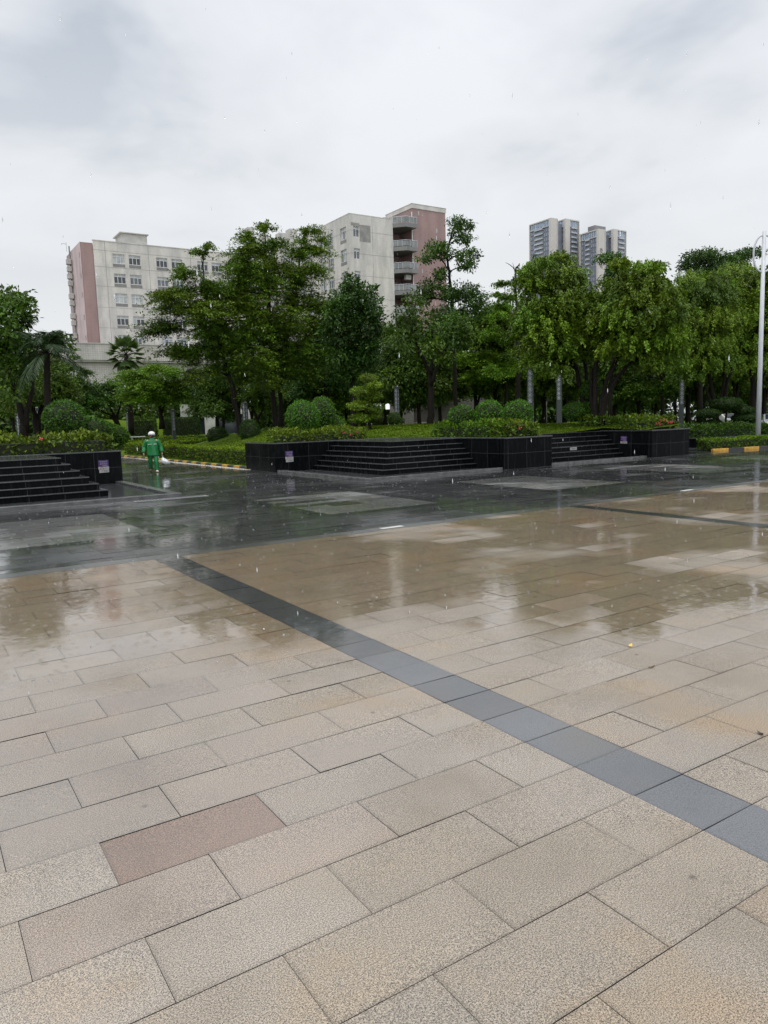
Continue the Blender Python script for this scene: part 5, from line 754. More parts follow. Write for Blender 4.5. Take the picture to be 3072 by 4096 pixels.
ball('ball_shrub', 27.3, 40.2, 1.72, .28, .3, 'tiny ball shrub leaning beside the small ball shrub on the lawn', .07, (.6, .8, .45), .12)
ball('bush', 27.6, 43.6, 2.1, .5, .5, 'brownish bush beside the small ball shrub on the lawn', .08, (.6, .5, .4))
ball('topiary', 27.6, 24.5, 3.05, .5, .42, 'two-tier topiary ball on the planter end', .075, (.8, 1.15, .5), parts=[(0, 0, 0, .52, .44), (.1, 0, -.92, .66, .4), (-.75, .3, -1.0, .6, .4)])
ball('topiary', 38.8, 24.7, 1.85, .7, .35, 'dark topiary with flat leafy pads on bent stems at the right', .075, (.4, .55, .35), parts=[(.05, 0, .35, .8, .36), (.8, -.5, -.02, .6, .2), (-1.0, .45, -.15, .68, .25), (1.0, -.6, -.45, .8, .24), (-.85, .4, -.7, .45, .2)], stem=.5)
# litter of fallen leaves on the lawn, each leaf countable but tiny
V = []; F = []; c = []
for k in range(70):
    while True:
        X, Y = random.uniform(13, 32), random.uniform(23, 42)
        if in_lawn(X, Y): break
    b = len(V); z = lawn_z(X, Y)+.05; a = random.uniform(0, 6.28); s_ = random.uniform(.06, .11)
    V += [(X+s_*math.cos(a+q), Y+s_*math.sin(a+q)*.6, z+random.uniform(0, .03)) for q in (0, 1.57, 3.14, 4.71)]; F.append((b, b+1, b+2, b+3))
tag(np_mesh('fallen_leaves', np.array(V), np.array(F), plain('pale_fallen_leaf', (.5, .46, .16), .5)), 'pale fallen leaves scattered over the lawn', 'leaves', kind='stuff')
M_BALGLASS = glass('balcony_glass', (.17, .18, .18), .15)
# ---------------------------------------------------------------- buildings
def facade(m, org, ud, W, Z0, Z1, holes, depth, mi=0):
    """front wall in the plane org+u*ud, with rectangular holes (u0,z0,u1,z1) that get reveals going inwards"""
    ud = Vector(ud); nin = Vector((-ud.y, ud.x, 0)); org = Vector(org)
    us = sorted({0, W, *[h_[0] for h_ in holes], *[h_[2] for h_ in holes]}); zs = sorted({Z0, Z1, *[h_[1] for h_ in holes], *[h_[3] for h_ in holes]})
    P = lambda u, z, d=0: org+ud*u+nin*d+Vector((0, 0, z))
    for a, b in zip(us, us[1:]):
        for c, d in zip(zs, zs[1:]):
            if any(h_[0] <= a and b <= h_[2] and h_[1] <= c and d <= h_[3] for h_ in holes): continue
            m.poly([P(a, c), P(b, c), P(b, d), P(a, d)], mi)
    for a, c, b, d in holes:
        for q in (((a, c), (b, c)), ((b, c), (b, d)), ((b, d), (a, d)), ((a, d), (a, c))):
            m.poly([P(*q[0]), P(*q[0], depth), P(*q[1], depth), P(*q[1])], mi)
def make_window(parent, org, ud, u0, z0, u1, z1, inset, ncol, tr, kinds, name='window'):
    ud = Vector(ud); nin = Vector((-ud.y, ud.x, 0)); org = Vector(org); t = .045
    P = lambda u, z, d=0: org+ud*u+nin*d+Vector((0, 0, z))
    m = MB()
    def bar(a, c, b, d): m.obox(P((a+b)/2, (c+d)/2, inset), ud*(b-a)/2, nin*.04, (0, 0, (d-c)/2))
    zt = z1-(z1-z0)*tr
    bar(u0, z0, u1, z0+.09); bar(u0, z1-.07, u1, z1)
    bar(u0, z0+.092, u0+.07, z1-.072); bar(u1-.07, z0+.092, u1, z1-.072)
    bar(u0+.072, zt-t, u1-.072, zt+t)
    for k in range(1, ncol): u = u0+(u1-u0)*k/ncol; bar(u-t, z0+.092, u+t, zt-t-.002)
    uc = u0+(u1-u0)*.38; bar(uc-t, zt+t+.002, uc+t, z1-.072)
    o = m.build(name, M_WHITE, parent)
    for k in range(ncol):
        a, b = u0+(u1-u0)*k/ncol, u0+(u1-u0)*(k+1)/ncol; q = MB(); q.poly([P(a, z0, inset+.03), P(b, z0, inset+.03), P(b, zt, inset+.03), P(a, zt, inset+.03)]); q.build('pane', M_GL[kinds[k % len(kinds)]], o)
    q = MB(); q.poly([P(u0, zt, inset+.03), P(u1, zt, inset+.03), P(u1, z1, inset+.03), P(u0, z1, inset+.03)]); q.build('pane', M_GL[2], o)
    return o
# left block
lb = thing('teaching_block', 'long cream tiled block with a pink end wall and rooftop hut, on the left', 'building', (45, 150, 0))
YL = 142.0; ROWS = [33.08, 29.6, 26.12, 22.2, 18.7, 15.2]
COLS = [34.86+7.84*(k//2)+(2.86 if k % 2 else 0) for k in range(10)]
holes = [(c-31.62, z-1.72, c+2.1-31.62, z) for c in COLS for z in ROWS]
m = MB(); facade(m, (31.62, YL, 0), (1, 0, 0), 42, 0, 35.06, holes, .3)
m.box(31.62, YL+.6, 0, 73.6, YL+14, 34.4); m.box(31.6, YL-.08, 35.06, 73.7, YL+.5, 35.2); m.build('wall', M_CREAM, lb)
gk = [(2, 2, 2), (0, 0, 0), (0, 0, 0), (0, 1, 0), (0, 0, 0), (0, 0, 1), (1, 0, 1), (0, 0, 0), (0, 0, 0), (0, 1, 0)]
gk2 = {(1, 0): (0, 0, 0), (1, 1): (1, 1, 1), (1, 2): (1, 1, 1), (1, 3): (1, 1, 1), (2, 0): (2, 2, 2), (2, 1): (2, 2, 2), (2, 2): (2, 2, 1), (3, 0): (0, 0, 0), (3, 1): (2, 0, 0), (4, 0): (0, 1, 1), (4, 1): (1, 1, 2)}
for r, z in enumerate(ROWS[:5]):
    for k, c in enumerate(COLS):
        make_window(lb, (31.62, YL, 0), (1, 0, 0), c-31.62, z-1.72, c+2.1-31.62, z, .2, 3, .29, gk[k] if r == 0 else gk2.get((r, k), random.choice(((0, 0, 0), (1, 1, 0), (2, 1, 2)))))
        q = MB(); q.box(c-.02, YL-.012, z-2.32, c+2.12, YL+.01, z-1.76); q.build('spandrel', M_SPANDREL, lb)
for x in (33.6, 41.3, 49.2):
    q = MB(); q.box(x, YL-.02, 14, x+.06, YL+.01, 35); q.build('wall_joint', M_GREYPATCH, lb)
for z in (34.0-.55, 30.6, 27.2, 23.5, 19.9):
    q = MB(); q.box(31.65, YL-.015, z, 73, YL+.01, z+.05); q.build('string_line', M_GREYPATCH, lb)
m = MB(); m.box(29.54, YL+.12, 0, 31.60, YL+13, 34.6); m.build('pink_corner', M_PINK, lb)
m = MB(); facade(m, (29.50, YL+9, 0), (0, -1, 0), 8.9, 0, 34.68, [(7.3, z-.9, 8.1, z) for z in (33.0, 29.5, 26.1, 22.2, 18.6)], .3); m.build('end_wall', M_PINKP, lb)
for z in (33.0, 29.5, 26.1, 22.2, 18.6):
    q = MB(); q.box(29.8, YL+.9, z-.9, 29.83, YL+1.75, z); q.build('vent_window', M_GL[0], lb)
q = MB(); q.tube([(29.3, YL+8.7, 1), (29.3, YL+8.7, 35.6)], .13, 8); q.build('drain_pipe', M_GREY, lb)
for z in (32.2, 29.6, 26.0, 22.4, 18.8):
    a = MB(); a.box(28.55, YL+7.9, z, 29.35, YL+8.9, z+.95); a.box(28.6, YL+7.95, z-1.25, 29.35, YL+8.85, z-.35); a.build('air_conditioner', M_CONC, lb, bevel=.04)
m = MB(); m.prism([(37.6, YL+3.2), (42.2, YL+3.2), (42.2, YL+8), (37.6, YL+8)], 34.4, 37.6); m.prism([(37.2, YL+2.9), (42.5, YL+2.9), (42.5, YL+8.3), (37.2, YL+8.3)], 37.6, 37.8); m.build('roof_hut', M_CONC, lb, bevel=.03)
m = MB(); m.tube([(28.9, YL+9, 34.6), (28.9, YL+9, 36.3)], .03, 5); m.tube([(28.9, YL+9, 36.0), (28.1, YL+9, 36.0), (28.0, YL+9, 35.7)], .035, 5); m.build('roof_camera', M_GREY, lb)
# curved podium in front of it
pd = thing('podium_building', 'low curved cream podium with a shadowed ledge in front of the left block', 'building', (35, 131, 0))
arc = lambda x, d=0: 128.5+d+((x-31)**2)/150.0
def band(m, z0, z1, d, x0=12, x1=75, st=1.5):
    n = int((x1-x0)/st); xs = [x0+(x1-x0)*i/n for i in range(n+1)]
    for a, b in zip(xs, xs[1:]): m.poly([(a, arc(a, d), z0), (b, arc(b, d), z0), (b, arc(b, d), z1), (a, arc(a, d), z1)])
    for a, b in zip(xs, xs[1:]):
        for z in (z0, z1): m.poly([(a, arc(a, d), z), (b, arc(b, d), z), (b, arc(b, 9), z), (a, arc(a, 9), z)])
m = MB(); band(m, 13.05, 15.6, 0); m.build('upper_wall', M_PODIUM, pd)
m = MB(); band(m, 4.45, 12.75, 1.1); m.build('lower_wall', M_PODIUM, pd)
m = MB(); band(m, 15.602, 15.75, -.12); band(m, 12.76, 13.04, .25); m.build('coping', M_CONC, pd)
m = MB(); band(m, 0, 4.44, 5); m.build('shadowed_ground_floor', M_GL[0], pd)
for x in range(14, 75, 6):
    q = MB(); q.tube([(x, arc(x, 2.0), 0), (x, arc(x, 2.0), 4.44)], .38, 14); q.build('column', M_CONC, pd, True)
for x0, x1 in ((36.6, 38.0), (43.5, 45), (52, 54)):
    q = MB(); q.box(x0, arc(x0, 1.0)-.05, 7.0, x1, arc(x0, 1.1)+.2, 12.0); q.build('dark_opening', M_GL[1], pd)
# block with stair tower
rb = thing('laboratory_block', 'cream tiled block with corner balconies and a taller pink stair tower, in the middle', 'building', (75, 120, 0))
XR, YR = 66.2, 111.0
LW = [(112.2, 2.02), (116.85, 2.05), (119.75, 2.0), (124.8, 2.1), (127.7, 2.1), (132.6, 2.1), (135.5, 2.1), (140.4, 2.1), (143.3, 2.1)]; RZ = [34.45, 30.85, 27.15, 23.5, 19.9, 16.2, 12.6]
YB = 152.0
holes = [(YB-(y+w_), z-2.0, YB-y, z) for y, w_ in LW for z in RZ]
m = MB(); facade(m, (XR, YB, 0), (0, -1, 0), YB-YR, 0, 36.25, holes, .3)
hr = [(.72, z-1.85, 1.86, z-.1) for z in RZ]
facade(m, (XR, YR, 0), (1, 0, 0), 8.72, 0, 36.25, hr, .3); m.box(XR+.7, YR+.7, 0, 74.92, YB-.5, 35.6); m.box(XR-.03, YR-.03, 36.25, 74.95, YR+.4, 36.36); m.box(XR-.03, YR+.402, 36.25, XR+.4, YB, 36.36)
m.build('wall', M_CREAM, rb)
for i, (y, w_) in enumerate(LW):
    for z in RZ[:5]:
        make_window(rb, (XR, YB, 0), (0, -1, 0), YB-(y+w_), z-2.0, YB-y, z, .2, 3, .27, random.choice(((2, 1, 2), (1, 2, 2), (1, 1, 0))))
        q = MB(); q.box(XR-.012, y, z-2.6, XR+.01, y+w_, z-2.05); q.build('spandrel', M_SPANDREL, rb)
for z in RZ[:5]: make_window(rb, (XR, YR, 0), (1, 0, 0), .72, z-1.85, 1.86, z-.1, .2, 2, .25, (1, 1))
q = MB(); q.box(XR+.35, YR-.02, 32.0, XR+4.1, YR+.01, 34.7-.02); 
q = MB(); q.box(XR+1.95, YR-.02, 31.95, XR+4.1, YR-.002, 34.7); q.box(XR+.3, YR-.02, 34.4, XR+1.94, YR-.002, 34.9); q.build('repair_patch', M_GREYPATCH, rb)
q = MB(); q.box(XR+4.45, YR-.012, 10, XR+4.5, YR-.002, 36); q.build('wall_joint', M_GREYPATCH, rb)
for z in (33.6, 29.9, 26.3, 22.6):
    q = MB(); q.box(XR+.05, YR-.014, z, 74.9, YR-.003, z+.04); q.box(XR-.014, YR+.1, z, XR-.003, YB, z+.04); q.build('string_line', M_GREYPATCH, rb)
m = MB(); m.box(78.95, YR-.25, 0, 86.3, YR+8, 38.6); m.build('stair_tower', M_PINK, rb)
m = MB(); m.box(78.85, YR-.35, 38.602, 86.4, YR+8.1, 39.35); m.box(78.8, YR-.4, 39.352, 86.45, YR+8.15, 39.42); m.build('tower_parapet', M_CREAM, rb)
m = MB()
for k in range(16): 
    x = random.uniform(79.4, 86); z = random.uniform(20, 38); m.box(x, YR-.262, z, x+random.uniform(.12, .35), YR-.252, z+random.uniform(.25, .8))
m.build('missing_tiles', M_CONC, rb)
m = MB(); m.box(74.93, YR+3.6, 0, 78.94, YR+3.9, 36.2); m.build('recess_wall', M_PINK, rb)
q = MB(); q.tube([(78.75, YR-.4, 5), (78.75, YR-.4, 37.9)], .09, 7); q.build('drain_pipe', M_WHITE, rb)
for k, z in enumerate((34.9, 30.95, 27.2, 23.5, 19.8, 16.1)):
    zt = z+.72; m = MB(); pts = [(74.93, YR+3.58), (74.93, YR-.02), (76.6, YR-1.7), (78.93, YR-1.7), (78.93, YR+3.58)]
    m.prism(pts, z, z+.72); b_ = m.build('balcony', M_SPANDREL, rb, bevel=.02)
    f = MB()
    rl = [(74.95, YR-.04), (76.6, YR-1.68), (78.9, YR-1.68)]
    for a, b in zip(rl, rl[1:]):
        f.tube([(a[0], a[1], zt+1.05), (b[0], b[1], zt+1.05)], .045, 6)
        for j in range(4): t = j/3; f.tube([(a[0]+(b[0]-a[0])*t, a[1]+(b[1]-a[1])*t, zt), (a[0]+(b[0]-a[0])*t, a[1]+(b[1]-a[1])*t, zt+1.05)], .035, 5)
    f.build('railing', M_POLE, b_)
    f = MB(); gm = M_GL[1]
    for a, b in zip(rl, rl[1:]): f.poly([(a[0], a[1], zt+.1), (b[0], b[1], zt+.1), (b[0], b[1], zt+.95), (a[0], a[1], zt+.95)])
    f.build('glass_panel', M_BALGLASS, b_)
    d = MB(); d.box(76.9, YR+3.52, zt, 78.0, YR+3.59, zt+2.2); d.build('door', M_CONC, rb); d = MB(); d.box(75.3, YR+3.5, zt+.2, 76.3, YR+3.59, zt+1.9); d.build('window', M_GL[0], rb)
    if k in (2, 3): a = MB(); a.box(77.1, YR-.6, z-.95, 78.2, YR+.1, z-.12); a.build('air_conditioner', M_CONC, rb, bevel=.04)
for (y, z) in ((160.5, 45.3), (153, 42.2), (144.5, 40.6), (139.6, 40.3)):
    q = MB(); q.box(68.8, y-1.0, 30, 70.4, y+1.0, z, 0)
    for k in range(4): q.box(68.75, y-1.02, z-1.6+.35*k, 69.3, y-1.0, z-1.45+.35*k, 1)
    tag(q.build('chimney_stack', [M_CONC, M_GREY], bevel=.03), {160.5: 'leftmost pale roof stack showing above the tallest layered tree', 153: 'stepped pale roof stack, second from the left above the treetop', 144.5: 'short pale roof stack, third from the left above the treetop', 139.6: 'pale roof stack with slots beside the bent tree leader'}[y], 'roof stack', 'pale roof stacks behind the treetop')
# apartment towers far away
def tower(name, label, parts, Zt, loc, letters=None, box=None):
    root = thing(name, label, 'apartment tower', loc)
    for (xc, yc, ylen, cw, dw, zt) in parts:   # corner, length of the left face, width of the cream fin, width of the dark front
        xe = xc+cw+dw
        m = MB(); m.box(xc+.5, yc+.6, 0, xe-.3, yc+ylen, zt-.6); m.build('wall', M_TDARK, root)
        m = MB(); m.box(xc-.3, yc-.3, 0, xc+cw, yc+1.6, zt); m.box(xe-.6, yc-.3, 0, xe, yc+1.0, zt); m.box(xc+cw, yc-.3, zt-.7, xe-.6, yc+1, zt)
        m.box(xc-.3, yc+1.602, zt-.7, xc+.9, yc+ylen, zt); m.box(xc-.3, yc+ylen-.6, 0, xc+.8, yc+ylen+.1, zt-.702); m.box(xc-.25, yc+1.602, zt-4.9, xc+.6, yc+ylen-.6, zt-4.6)
        m.build('cream_frame', M_TCREAM, root)
        def win(x0, y0, z0, x1, y1, z1, nm='window', mt=M_TGLASS): q = MB(); q.box(x0, y0, z0, x1, y1, z1); q.build(nm, mt, root)
        n = max(3, int(ylen/2.2))
        for k in range(n): y0 = yc+1.9+(ylen-2.8)*k/n; win(xc+.2, y0, zt-4.5, xc+.62, y0+(ylen-2.8)/n*.78, zt-.9, 'crown_pane', M_TSKY)
        if dw > 1:
            for k in range(5): x0 = xc+cw+.5+(dw-1.4)*k/5; win(x0, yc+.3, zt-4.5, x0+(dw-1.4)/5*.8, yc+.62, zt-.9, 'crown_pane', M_TSKY)
        z = zt-8.0; fl = 0
        while z > zt-42:
            if ylen > 12:
                q = MB(); q.box(xc-.9, yc+7.2, z+2.2, xc+.5, yc+ylen-5.2, z+2.6); q.box(xc-.85, yc+7.2, z+2.6, xc-.75, yc+ylen-5.2, z+3.3, 1); q.build('balcony', [M_TCREAM, M_TSKY], root)
                for a, b in ((1.9, 3.2), (3.9, 5.0), (5.6, 6.6), (ylen-4.6, ylen-3.2), (ylen-2.6, ylen-1.2)): win(xc+.3, yc+a, z+.4, xc+.52, yc+b, z+2.4)
                win(xc+.4, yc+7.4, z-.3, xc+.52, yc+ylen-5.4, z+1.9)
            else:
                for a in (2.2, 4.4): win(xc+.35, yc+a, z+.4, xc+.52, yc+a+1.0, z+2.2)
            if dw > 1:
                q = MB(); q.box(xc+cw+1.0, yc-.8, z+2.2, xe-2.4, yc+.6, z+2.6); q.box(xc+cw+1.0, yc-.75, z+2.6, xe-2.4, yc-.65, z+3.3, 1); q.build('balcony', [M_TCREAM, M_TSKY], root)
                win(xe-2.1, yc+.4, z+.4, xe-.9, yc+.62, z+2.4); win(xc+cw+1.2, yc+.45, z-.3, xe-2.6, yc+.62, z+1.9)
            z -= 3.05; fl += 1
    if box: m = MB(); m.box(*box[0], box[2], *box[1], box[3]); m.build('roof_box', M_GREY, root)
    return root
def text_mesh(name, s, size, mat, parent, loc, ex, ez, thick=.004, align='CENTER'):
    """lettering as real raised mesh; ex is the reading direction, ez the up direction"""
    cu = bpy.data.curves.new(name, 'FONT'); cu.body = s; cu.size = size; cu.align_x = align; cu.align_y = 'CENTER'; cu.extrude = thick/2; cu.resolution_u = 2
    o = bpy.data.objects.new(name, cu); C.objects.link(o); bpy.context.view_layer.update()
    me = bpy.data.meshes.new_from_object(o.evaluated_get(bpy.context.evaluated_depsgraph_get())); bpy.data.objects.remove(o)
    q = bpy.data.objects.new(name, me); C.objects.link(q); me.materials.clear(); me.materials.append(mat)
    ex, ez = Vector(ex), Vector(ez); R = Matrix((ex, ez, ex.cross(ez))).transposed().to_4x4(); R.translation = Vector(loc)-(wloc(parent) if parent else Vector((0,0,0)))
    q.matrix_local = R
    if parent: q.parent = parent; q.matrix_parent_inverse = Matrix(); q.matrix_basis = R
    return q
M_TDARK = plain('dark_tower_panels', (.16, .175, .205), .5, var=.15, vs=.25); M_TCREAM = plain('cream_tower_stone', (.5, .475, .43), .6, var=.06, vs=.1)
M_TGLASS = plain('tower_glass', (.22, .25, .29), .15, var=.35, vs=.3); M_TSKY = plain('pale_tower_glass', (.33, .39, .46), .12, var=.3, vs=.5); M_LETTER = plain('dark_sign_letters', (.08, .07, .07), .6)
t1 = tower('apartment_tower', 'taller grey and cream apartment tower on the left of the pair', [(371.3, 364.1, 20, 5.2, 1.0, 129.9), (383.5, 362.9, 8.5, 4.1, 9.0, 130.5)], 130, (380, 370, 0))
q = MB(); q.box(376.5, 366, 0, 384, 378, 127.5); q.build('core_wall', M_TDARK, t1)
t2 = tower('apartment_tower', 'lower apartment tower with vertical sign lettering and a rooftop box, right of the pair', [(391.8, 341.9, 16, 5.6, 1.0, 120.2), (403.9, 340.1, 7.5, 3.8, 8.8, 121.0)], 120, (402, 350, 0), box=((399.6, 352), (410.2, 358), 118, 125.6))
q = MB(); q.box(398.2, 344, 0, 404.5, 356, 118); q.build('core_wall', M_TDARK, t2)
for k, ch in enumerate('杏林佳苑'): text_mesh('sign_letter', ch, 3.2, M_LETTER, t2, (393.9, 341.55, 106.6-3.3*k), (1, 0, 0), (0, 0, 1), .1)
# pavilion wall seen between the trunks
pv = thing('pavilion', 'low pale brick pavilion with a lit canopy strip glimpsed between the trunks', 'pavilion', (43, 62, 0))
m = MB(); m.obox((43.0, 63.0, 2.0), (1.0, -.68, 0), (.35, .5, 0), (0, 0, 2.0)); m.build('brick_wall', tiled('pale_brick', (.30, .28, .26), .24, .08, .7, .015), pv)
m = MB(); m.obox((47.5, 61.6, 1.9), (3.3, -2.3, 0), (.35, .5, 0), (0, 0, 1.9)); m.build('dark_wall', plain('brown_grey_render', (.14, .125, .115), .7), pv)
m = MB(); m.obox((41.2, 65.2, 3.25), (1.5, -1.02, 0), (.4, .6, 0), (0, 0, .28)); m.build('lit_canopy', plain('lit_canopy_panel', (.8, .82, .95), .4, emit=.9), pv)
m = MB(); m.obox((44.6, 62.2, 1.5), (.8, -.55, .0), (.3, .4, 0), (0, 0, .05)); m.obox((44.6, 62.2, .8), (.04, -.03, 0), (.03, .04, 0), (0, 0, .75)); m.build('table_canopy', M_CONC, pv)
# entrance under the far left block
en = thing('entrance_wall', 'pale entrance wall with a dark doorway under the trees behind the hedge rows', 'building', (31, 91, 0))
m = MB(); facade(m, (29.6, 92.6, 0), (.918, -.397, 0), 9, 0, 4.6, [(.9, 0, 2.9, 2.9), (4.6, 0, 8.2, 3.2)], .6); m.build('wall', M_CONC, en)
m = MB(); m.obox((31.5, 92.4, 1.5), (1.2, -.5, 0), (.02, .04, 0), (0, 0, 1.5)); m.obox((35.6, 90.6, 1.6), (1.9, -.8, 0), (.02, .04, 0), (0, 0, 1.6)); m.build('door', M_GL[0], en)

# ---------------------------------------------------------------- lattice light columns
def lattice_column():
    root = thing('light_column', 'square grey light column with white lattice upper half', 'light column', (0, 0, 0), 0, 'lattice light columns in the park'); W_ = .14; Hc = 3.4
    m = MB(); m.box(-W_, -W_, 0, W_, W_, 1.55); m.box(-W_-.012, -W_-.012, Hc-.14, W_+.012, W_+.012, Hc)
    for sx in (-1, 1):
        for sy_ in (-1, 1): m.obox((sx*(W_-.014), sy_*(W_-.014), (1.55+Hc-.14)/2), (.014, 0, 0), (0, .014, 0), (0, 0, (Hc-.14-1.55)/2))
    m.build('post', M_STEEL, root)
    m = MB(); m.box(-W_+.03, -W_+.03, 1.552, W_-.03, W_-.03, Hc-.142); m.build('diffuser', M_LATT, root)
    m = MB(); n = 6; hh = (Hc-.14-1.55)/n
    for k in range(n):
        z0 = 1.55+hh*k
        for face in range(4):
            ca, sa = math.cos(face*math.pi/2), math.sin(face*math.pi/2); T_ = lambda u, z: (ca*u+sa*W_*.93, sa*u-ca*W_*.93, z)
            for (a, b) in (((-1, 0), (0, .28)), ((1, 0), (0, .28)), ((-1, 1), (0, .72)), ((1, 1), (0, .72)), ((-.45, .5), (-1, .28)), ((-.45, .5), (-1, .72)), ((.45, .5), (1, .28)), ((.45, .5), (1, .72)), ((-1, 0), (1, 0))):
                p, q = Vector(T_(a[0]*W_*.85, z0+a[1]*hh)), Vector(T_(b[0]*W_*.85, z0+b[1]*hh)); d = q-p; nrm = Vector((sa, -ca, 0)); s = d.normalized().cross(nrm)
                m.obox((p+q)/2, d/2, nrm*.006, s*.011)
    m.build('lattice', M_STEEL, root)
    m = MB()
    for sx in (-.08, 0, .08): m.tube([(sx, -.08, Hc), (sx, -.08, Hc+.07)], .018, 6)
    m.build('roof_studs', M_LATT, root)
    return root
lc = lattice_column(); COLPOS = [(20.23, 48.99, 'light column standing tall behind the clipped hedge beside the leaning trunk'), (20.68, 66.88, 'light column in front of the dark clipped hedge block'), (19.41, 77.61, 'light column in front of the grass bank beside the fan palm'),
  (8.39, 69.5, 'light column furthest to the left among the dark trees'), (7.52, 53.47, 'light column half hidden by the large round clipped shrub'), (8.21, 44.24, 'light column rising behind the lower mounded shrub before the podium'), (27.8, 28.76, None), (35.32, 33.96, None), (42.39, 30.12, None), (30.16, 44.79, 'light column in front of the pale pavilion wall')]
RL_ = ['light column behind the three ball shrubs', 'light column standing where the lawn dips between the trunks', 'light column behind the flowering hedge at the planter end']
for i, (x, y, l) in enumerate(COLPOS):
    o = lc if i == 0 else copy_tree(lc)
    if l is None: l = RL_[i-6]
    z = max(lawn_z(x, y)-.05, 0) if in_lawn(x, y) and y < 61 else 0
    if i == 6: z = 1.0
    o.location = (x, y, z if i not in (0,) else .0); o.rotation_euler = (0, 0, .35 if i == 0 else random.uniform(-.1, .9)); o['label'] = 'grey and white '+l

# ---------------------------------------------------------------- pale lamp post with ring arms
lp = thing('lamp_post', 'tall pale grey lamp post with ring-shaped arms rising from the kerbside hedge', 'lamp post', (35.9, 21.12, 0))
m = MB(); m.tube([(35.9, 21.12, 0), (35.9, 21.12, 4), (35.9, 21.12, 10.4)], [.125, .11, .085], 16); m.lathe([(.24, 0), (.24, .05), (.14, .09)], (35.9, 21.12, 0)); m.build('pole', M_POLE, lp, True)
for sg in (-1, 1):
    m = MB(); rx, rz = .42, .85; d = Vector((cy, -sy, 0))*sg
    m.tube([Vector((35.9, 21.12, 9.35))+d*(.07+rx*math.sin(t))+Vector((0, 0, rz*math.cos(t))) for t in [math.pi*i/16 for i in range(17)]], .045, 8); m.build('ring_arm', M_POLE, lp, True)
sp_ = thing('sign_pole', 'thin pale pole with a small grey plate seen between the trunks', 'sign pole', (53.2, 52.9, 0))
m = MB(); m.tube([(53.2, 52.9, 0), (53.2, 52.9, 6.2)], .09, 8); m.build('pole', M_CONC, sp_, True); m = MB(); m.obox((52.95, 52.6, 3.55), (.35, -.33, 0), (.02, .02, 0), (0, 0, .38)); m.build('plate', M_GREY, sp_)
m = MB(); m.obox((52.8, 53.0, 6.1), (.5, -.4, .05), (.1, .12, 0), (0, 0, .06)); m.build('lamp_head', M_CONC, sp_, bevel=.03)
fh = thing('hydrant', 'dark red hydrant half hidden by the tall lattice column', 'hydrant', (19.72, 48.4, .1))
m = MB(); m.lathe([(.13, 0), (.13, .05), (.1, .08), (.1, .5), (.15, .56), (.17, .66), (.15, .74), (.11, .78), (.11, .86), (.16, .9), (.15, .98), (.08, 1.08), (.0, 1.1)], (19.72, 48.4, .1), 14); m.build('barrel', plain('dark_red_paint', (.24, .045, .05), .4), fh, True)
m = MB(); m.tube([(19.5, 48.4, .72), (19.94, 48.4, .72)], .07, 10); m.build('outlet', plain('worn_red_paint', (.33, .09, .09), .4), fh)
be = thing('bench', 'white stone slab bench behind the hedge row', 'bench', (19.3, 74.5, 0)); m = MB(); m.box(18.6, 74.2, .95, 20.1, 74.7, 1.05); m.build('seat', M_WHITE, be, bevel=.02)
for x in (18.75, 19.8):
    m = MB(); m.box(x, 74.25, 0, x+.15, 74.65, .948); m.build('leg', M_CONC, be)

